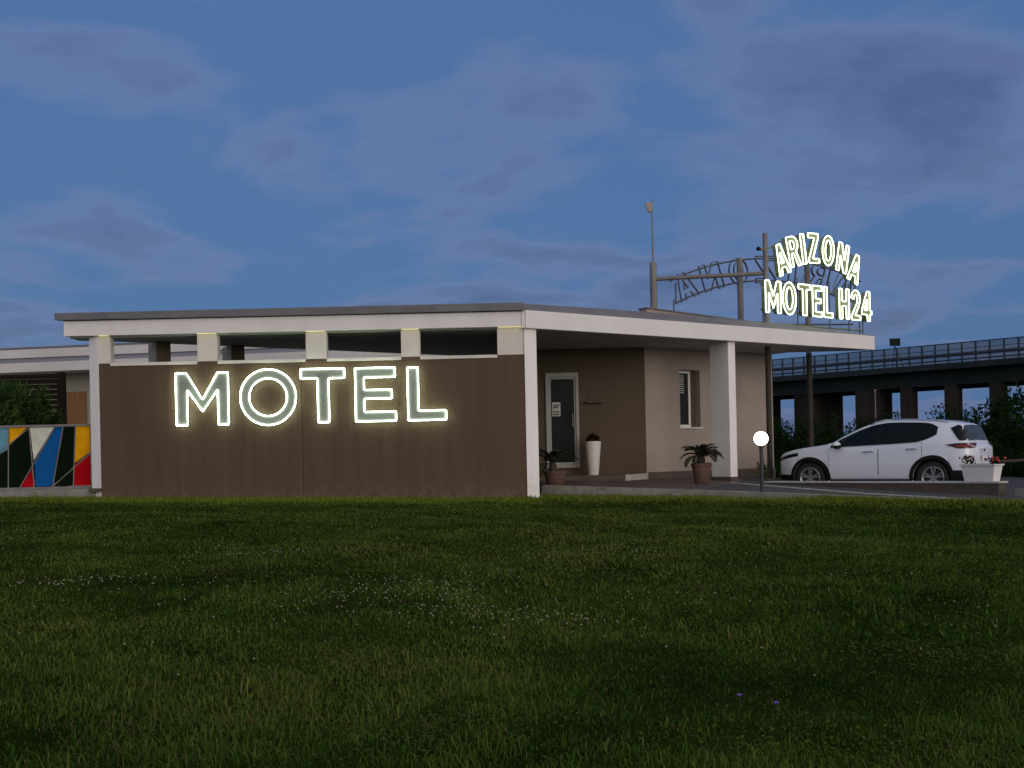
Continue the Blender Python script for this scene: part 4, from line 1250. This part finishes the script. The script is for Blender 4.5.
for z, r_ in ((8.44, .035), (7.98, .02), (7.56, .11), (7.18, .05)):
    p = (st_[0] - VD[1] * .18, st_[1] + VD[0] * .18)
    rb.tube([(p[0], p[1], z), (p[0] + VD[0] * LV, p[1] + VD[1] * LV, z)], r_, 8)
rb.build('guard_rail', M['rail'], va)
mesh_m = bpy.data.materials.new('wire_mesh'); mesh_m.use_nodes = True
_t = mesh_m.node_tree; _b = _t.nodes['Principled BSDF']; _b.inputs['Base Color'].default_value = (.10, .11, .13, 1)
_tr = _t.nodes.new('ShaderNodeBsdfTransparent'); _ms = _t.nodes.new('ShaderNodeMixShader'); _ms.inputs[0].default_value = .42
_t.links.new(_tr.outputs[0], _ms.inputs[1]); _t.links.new(_b.outputs[0], _ms.inputs[2]); _t.links.new(_ms.outputs[0], _t.nodes['Material Output'].inputs[0])
p = (st_[0] - VD[1] * .2, st_[1] + VD[0] * .2)
MB().obox(p, VD, LV, .02, 6.99, 8.43).build('mesh_panel', mesh_m, va)
# far side rail
rb = MB()
for z, r_ in ((8.44, .035), (7.56, .11)):
    p = (st_[0] - VD[1] * 8.8, st_[1] + VD[0] * 8.8)
    rb.tube([(p[0], p[1], z), (p[0] + VD[0] * LV, p[1] + VD[1] * LV, z)], r_, 8)
rb.build('guard_rail', M['rail'], va)
# traffic board on the viaduct
t = onv(879.5); p = (v0[0] + VD[0] * t - VD[1] * 2.0, v0[1] + VD[1] * t + VD[0] * 2.0)
rsn = empty('road_board', (p[0], p[1], 6.98), 'small dark board on thin legs up on the viaduct', 'sign')
MB().box(p[0], p[0] + .85, p[1], p[1] + .06, 8.86, 9.46).build('board', M['girder'], rsn)
for x in (.15, .65):
    MB().tube([(p[0] + .4, p[1] + .03, 8.9), (p[0] + x + (.5 if x > .3 else 0), p[1] + .03, 6.99)], .035, 6).build('leg', M['rail'], rsn)
lpst = empty('street_lamp', (22.9, 66, -.6), 'thin pale lamp post standing in front of the viaduct piers', 'street lamp')
MB().tube([(22.9, 66, -.6), (22.9, 66, 4.3)], [.045, .035], 8).build('pole', M['post'], lpst)
MB().box(22.84, 22.96, 65.95, 66.05, 4.3, 4.40).build('lamp_head', M['post'], lpst)

# ------------------------------------------------------------------ SHRUBS behind the car
hz = [(7.9, 33.5, 2.0, 1.3, 1.9), (10.2, 34.2, 2.1, 1.4, 2.05), (12.6, 33.6, 2.0, 1.4, 2.0), (14.6, 34.6, 1.9, 1.4, 2.15), (16.6, 34.0, 1.8, 1.5, 2.3), (18.7, 35.0, 2.1, 1.6, 2.6)]
labs = ['low dark shrub behind the tall sign posts', 'dense dark shrub behind the car windscreen', 'broad dark shrub behind the car roof', 'shrub with upright sprigs behind the rear roof of the car',
        'loose dark shrub beyond the car tailgate', 'dark shrub beyond the white trough, below the tall bush']
for i, (x, y, rx, ry, h) in enumerate(hz):
    shrub('shrub', x, y, -.62, rx * 1.1, ry, h + .22, 10000, .1, M['leaf'], labs[i], 'shrub', 100 + i, 'shrubs behind the car', ll=.115, lw_=.055, spikes=10)
shrub('tall_bush', 19.6, 38.5, -.62, 2.5, 2.0, 3.45, 8200, .1, M['leaf'], 'tallest dark bush at the right end of the hedge, reaching up to the viaduct', 'bush', 131, ll=.22, lw_=.09, spikes=16)
for i, (x, y, lab) in enumerate([(5.0, 37, 'dark shrub far behind the motel end wall'), (23.0, 37, 'dark shrub right of the tall bush')]):
    shrub('shrub', x, y, -.62, 2.2, 1.5, 2.2, 3500, .1, M['leaf'], lab, 'shrub', 140 + i, 'shrubs behind the car', ll=.17, lw_=.075)
# distant band of reeds under the viaduct
g_ = np.random.default_rng(55)
n = 26000
X = g_.uniform(2, 46, n); Y = g_.uniform(40, 62, n)
P = np.stack([X, Y, np.full(n, -.65)], 1)
d = np.stack([g_.normal(0, .2, n), g_.normal(0, .2, n), np.ones(n)], 1); d /= np.linalg.norm(d, axis=1, keepdims=True)
tag(leaf_mesh('reed_field', P, d, g_.uniform(1.0, 2.1, n) * (1 + .3 * np.sin(X * .7)), g_.uniform(.05, .14, n), np.clip(g_.normal(.4, .2, n), 0, 1), M['leaf']), kind='stuff')
# rough grass bank between car park and hedge, and on the verge
n = 60000
X = g_.uniform(4, 26, n); Y = g_.uniform(26.5, 34, n)
ok = (X > 15.2) | (Y > 31.5) | (Y > 33)
X2 = g_.uniform(9.0, 24, 30000); Y2 = g_.uniform(14.2, 26, 30000)
ok2 = (Y2 > 15.4 + np.maximum(0, (9.75 - X2)) * 1.55) & ((X2 > 14.1) | (Y2 < 18.3 + (X2 - 11.5) * 1.4)) 
X = np.concatenate([X[ok], X2[ok2]]); Y = np.concatenate([Y[ok], Y2[ok2]])
n = len(X)
hh = np.where(Y > 26, g_.uniform(.5, 1.35, n), g_.uniform(.08, .3, n))
P = np.stack([X, Y, np.where(Y > 26, -.65, .02)], 1)
d = np.stack([g_.normal(0, .25, n), g_.normal(0, .25, n), np.ones(n)], 1); d /= np.linalg.norm(d, axis=1, keepdims=True)
tag(leaf_mesh('rough_grass', P, d, hh, np.where(Y > 26, g_.uniform(.03, .07, n), g_.uniform(.01, .025, n)), np.clip(g_.normal(.45, .2, n), 0, 1), M['leaf']), kind='stuff')

# wooden rail fence right of the trough
rf = empty('rail_fence', (15, 26, -.2), 'low brown rail fence on the grass right of the car', 'fence')
MB().tube([(11.4, 25.3, .40), (17, 27.4, .50)], .035, 8).build('rail', M['post_dark'], rf)
for k in range(4):
    f = k / 3
    MB().tube([(11.4 + 5.6 * f, 25.3 + 2.1 * f, -.6), (11.4 + 5.6 * f, 25.3 + 2.1 * f, .56)], .045, 8).build('fence_post', M['post_dark'], rf)

# oleander behind the gate
shrub('oleander', -12.0, 24.0, .25, 1.5, .9, 2.75, 9000, .1, M['leaf_bright'], 'green leafy bush behind the colourful gate', 'bush', 61, ll=.20, lw_=.05, spikes=5)
shrub('oleander', -14.4, 24.4, .25, 1.3, .9, 2.7, 5000, .1, M['leaf_bright'], 'leafy bush further left behind the gate', 'bush', 62, ll=.20, lw_=.05, spikes=5)

# ------------------------------------------------------------------ GRASS
def grass_blades(n, seed, y0, y1, hm, wk, pw, name, spread=.62, extra=1.0, m=None, tilt=.75, tv0=0.0):
    g_ = np.random.default_rng(seed)
    u = g_.uniform(0, 1, n)
    Y = y0 * (y1 / y0) ** (u ** pw)
    X = g_.uniform(-1, 1, n) * (Y * spread + 1.2)
    ok = Y < lawn_edge(X) - .01
    # keep out of the sign wall's foot
    ok &= ~((X > -7.85) & (X < .53) & (Y > 19.98))
    ok &= ~((X <= -7.83) & (Y > 20.05))
    X, Y = X[ok], Y[ok]; n = len(X)
    Z = lawn_z(X, Y)
    f1 = vnoise(X, Y, .55, 1) + .5 * vnoise(X, Y, .27, 2)
    f2 = vnoise(X, Y, .13, 3)
    f3 = vnoise(X, Y, 1.7, 4) + .6 * vnoise(X, Y, .85, 5)
    H = hm * g_.gamma(2.6, .385, n) * (1 + .45 * f1 + .40 * f2) * extra * np.clip(1.15 - .035 * Y, .5, 1)
    H = H * (1 + .10 * np.clip((9.5 - Y) / 6, 0, 1))
    H = np.clip(H, .015, .30)
    Wd = (.0026 + wk * Y) * g_.uniform(.7, 1.4, n)
    az = g_.uniform(0, 2 * np.pi, n); lean = np.abs(g_.normal(0, tilt, n)) + .35
    dx_, dy_ = np.cos(az), np.sin(az)
    sx, sy = -dy_, dx_
    m1x = X + dx_ * H * .38 * lean; m1y = Y + dy_ * H * .38 * lean; m1z = Z + H * .60
    tx = X + dx_ * H * 1.05 * lean; ty = Y + dy_ * H * 1.05 * lean; tz = Z + H * (1 - .28 * np.minimum(lean, 1.4))
    hw = Wd / 2
    v = np.stack([np.stack([X - sx * hw, Y - sy * hw, Z - .01], 1), np.stack([X + sx * hw, Y + sy * hw, Z - .01], 1),
                  np.stack([m1x + sx * hw * .8, m1y + sy * hw * .8, m1z], 1), np.stack([m1x - sx * hw * .8, m1y - sy * hw * .8, m1z], 1),
                  np.stack([tx, ty, tz], 1)], 1).reshape(-1, 3).astype(np.float32)
    base = np.arange(n, dtype=np.int32)[:, None] * 5
    li = np.concatenate([base + np.array([[0, 1, 2, 3]]), base + np.array([[3, 2, 4]])], 1).ravel().astype(np.int32)
    ls = (np.arange(n, dtype=np.int32)[:, None] * 7 + np.array([[0, 4]])).ravel().astype(np.int32)
    me = bpy.data.meshes.new(name)
    me.vertices.add(5 * n); me.vertices.foreach_set('co', v.ravel())
    me.loops.add(7 * n); me.loops.foreach_set('vertex_index', li)
    me.polygons.add(2 * n); me.polygons.foreach_set('loop_start', ls)
    tv = .36 + .17 * f1 + .12 * f2 + .27 * f3 + g_.normal(0, .11, n) + tv0
    dry = (g_.uniform(0, 1, n) < .03 + .22 * np.clip(vnoise(X, Y, 1.1, 9) + .5 * vnoise(X, Y, .4, 10) - .35, 0, 1))
    tv = np.where(dry, g_.uniform(.75, 1.0, n), np.clip(tv, 0, .8))
    at = me.attributes.new('tint', 'FLOAT', 'POINT')
    at.data.foreach_set('value', np.repeat(tv, 5).astype(np.float32))
    me.materials.append(m or M['grass'])
    me.update(calc_edges=True)
    o = bpy.data.objects.new(name, me); COL.objects.link(o)
    return tag(o, kind='stuff')
grass_blades(460000, 1, 2.6, 21.4, .0225, .00072, .85, 'grass')
grass_blades(1500, 2, 2.6, 13.0, .050, .0007, .9, 'tall_grass', tilt=.7)

# unmown fringe along wall, footing and kerb, its colour brightened to imitate neon light
def fringe(n, seed):
    g_ = np.random.default_rng(seed)
    X = g_.uniform(-16, 9.5, n)
    off = .02 + np.abs(g_.normal(0, .75, n))
    ye = np.where(X < .53, np.where(X < -7.83, 20.05, 19.98), lawn_edge(X))
    Y = ye - off
    Z = lawn_z(X, Y) - .01
    P = np.stack([X, Y, Z], 1)
    d = np.stack([g_.normal(0, .35, n), g_.normal(0, .30, n) - .1, np.ones(n)], 1); d /= np.linalg.norm(d, axis=1, keepdims=True)
    H = g_.gamma(5, .0095, n) * np.clip(1.2 - off * .3, .5, 1.2)
    return tag(leaf_mesh('fringe_grass', P, d, H, g_.uniform(.008, .016, n), np.clip(g_.normal(.5, .25, n), 0, 1), M['fringe']), kind='stuff')
fringe(42000, 8)

# clover heads in drifts, stalks included
def clover(n, seed):
    g_ = np.random.default_rng(seed)
    patches = [(-3.6, 8.72, .42, .16), (-2.75, 10.8, .32, .22), (-1.3, 8.0, .55, .28), (-.45, 7.4, .42, .16), (-.2, 7.6, .30, .2), (-.8, 8.75, .35, .18), (-.3, 9.2, .25, .2), (-.9, 8.2, .4, .18), (.85, 10.4, .6, .4), (-2.6, 14.9, 1.4, .5), (.3, 7.35, .3, .12), (2.9, 9.9, .9, .5), (.8, 17.9, 1.2, .3), (1.7, 7.85, .5, .2), (3.1, 17.4, 1.5, .3), (-2.6, 19.7, 1.2, .12), (-5.5, 12.5, 1.2, .5), (4.6, 14.0, 1.2, .5)]
    wts = np.array([2.6, 1.6, 2.6, 2.0, 1.6, 1.4, .9, 1.2, 1.4, 1.2, .6, .8, .9, .7, .8, .9, .8, .8]); wts /= wts.sum()
    k = g_.choice(len(patches), n, p=wts)
    pa_ = np.array(patches)[k]
    X = pa_[:, 0] + g_.standard_t(3, n) * pa_[:, 2] * .95; Y = pa_[:, 1] + g_.standard_t(3, n) * pa_[:, 3] * 1.0
    un = g_.uniform(0, 1, n) < .30
    X = np.where(un, g_.uniform(-9, 9, n), X); Y = np.where(un, 5.5 * (19.8 / 5.5) ** g_.uniform(0, 1, n), Y)
    ok = (Y < lawn_edge(X) - .3) & (Y > 4) & ~((X > -8) & (X < .6) & (Y > 19.9)) & ~((X <= -7.8) & (Y > 19.9))
    X, Y = X[ok], Y[ok]
    b = MB()
    for x, y in zip(X, Y):
        z = float(lawn_z(x, y)) + rnd.uniform(.035, .075); r_ = rnd.uniform(.0035, .0095)
        c = (x, y, z)
        ring1 = [(x + r_ * math.cos(a), y + r_ * math.sin(a), z) for a in (0, 1.05, 2.09, 3.14, 4.19, 5.24)]
        vs = ring1 + [(x, y, z + r_ * .9), (x, y, z - r_ * .7)]
        fs = [(i, (i + 1) % 6, 6) for i in range(6)] + [((i + 1) % 6, i, 7) for i in range(6)]
        b.add(vs, fs)
    o = b.build('clover_flowers', M['clover'], fix=False)
    tag(o, kind='stuff')
clover(1300, 4)

# low clover and plantain leaves lying flat in the turf, in drifts of their own
def flat_leaves(n, seed):
    g_ = np.random.default_rng(seed)
    c = np.stack([g_.uniform(-9, 9, 150), 3.2 * (20 / 3.2) ** g_.uniform(0, 1, 150)], 1)
    k = g_.integers(0, 150, n)
    X = c[k, 0] + g_.normal(0, 1, n) * (.16 + .028 * c[k, 1]); Y = c[k, 1] + g_.normal(0, 1, n) * (.10 + .016 * c[k, 1])
    ok = (Y < lawn_edge(X) - .2) & ~((X > -8.2) & (X < .6) & (Y > 19.8)) & (Y > 2.8) & ~((X < -7.8) & (Y > 19.9))
    X, Y, k = X[ok], Y[ok], k[ok]; m_ = len(X)
    P = np.stack([X, Y, lawn_z(X, Y) + g_.uniform(.008, .035, m_)], 1)
    d = g_.normal(size=(m_, 3)); d[:, 2] = np.abs(d[:, 2]) * .35 + .1; d /= np.linalg.norm(d, axis=1, keepdims=True)
    kind = g_.uniform(0, 1, 150)[k]
    L_ = np.where(kind < .3, g_.uniform(.03, .075, m_), g_.uniform(.012, .024, m_)); W_ = np.where(kind < .3, L_ * .32, L_ * .9)
    tv = np.clip(np.where(kind < .3, .15, .32) + g_.normal(0, .12, m_) + (g_.uniform(0, 1, 150)[k] - .5) * .5, 0, .85)
    return tag(leaf_mesh('clover_leaves', P, d, L_, W_, tv, M['grass'], up=np.tile([[0, 0, 1.0]], (m_, 1)) + g_.normal(0, .2, (m_, 3))), kind='stuff')
flat_leaves(60000, 14)
# dry trodden thatch: short straw pieces in a few patches
def thatch(n, seed):
    g_ = np.random.default_rng(seed)
    c = np.array([(-2.9, 9.6), (-4.2, 10.6), (-.9, 6.0), (1.9, 8.6), (2.3, 6.1), (-.4, 4.7), (3.6, 11.5), (-1.9, 13.2), (2.5, 14.6), (-3.2, 5.6), (-1.8, 16.5), (5, 9)])
    k = g_.integers(0, len(c), n)
    X = c[k, 0] + g_.normal(0, .38, n) * (.5 + c[k, 1] * .06); Y = c[k, 1] + g_.normal(0, .22, n) * (.5 + c[k, 1] * .06)
    P = np.stack([X, Y, lawn_z(X, Y) + g_.uniform(.01, .04, n)], 1)
    d = g_.normal(size=(n, 3)); d[:, 2] *= .25; d /= np.linalg.norm(d, axis=1, keepdims=True)
    return tag(leaf_mesh('dry_thatch', P, d, g_.uniform(.012, .035, n), g_.uniform(.002, .005, n), g_.uniform(.70, .95, n), M['grass']), kind='stuff')
thatch(9000, 15)
# two violet flowers
def violet(x, y, label):
    z = float(lawn_z(x, y))
    root = empty('violet_flower', (x, y, z), label, 'flower')
    MB().tube([(x, y, z - .01), (x + .005, y, z + .055)], .003, 5).build('stalk', M['bark'], root)
    b = MB()
    for q in range(6):
        a = q * math.pi / 3
        b.add([(x, y, z + .055), (x + .011 * math.cos(a - .4), y + .011 * math.sin(a - .4), z + .063), (x + .018 * math.cos(a), y + .018 * math.sin(a), z + .0558), (x + .011 * math.cos(a + .4), y + .011 * math.sin(a + .4), z + .063)], [(0, 1, 2, 3)])
    b.build('petals', M['violet'], root, fix=False)
violet(1.09, 5.15, 'larger violet flower low in the foreground grass')
violet(1.24, 5.03, 'smaller violet flower right of the other in the grass')

# repeats of one kind carry one group
_grp = {'sign_post': 'steel posts of the roof signs', 'terracotta_pot': 'terracotta pots on the porch', 'cycad_palm': 'cycad palms in pots',
        'oleander': 'bushes behind the gate', 'violet_flower': 'violet flowers in the lawn'}
for o_ in S.objects:
    k_ = o_.name.split('.')[0]
    if o_.parent is None and k_ in _grp:
        o_['group'] = _grp[k_]
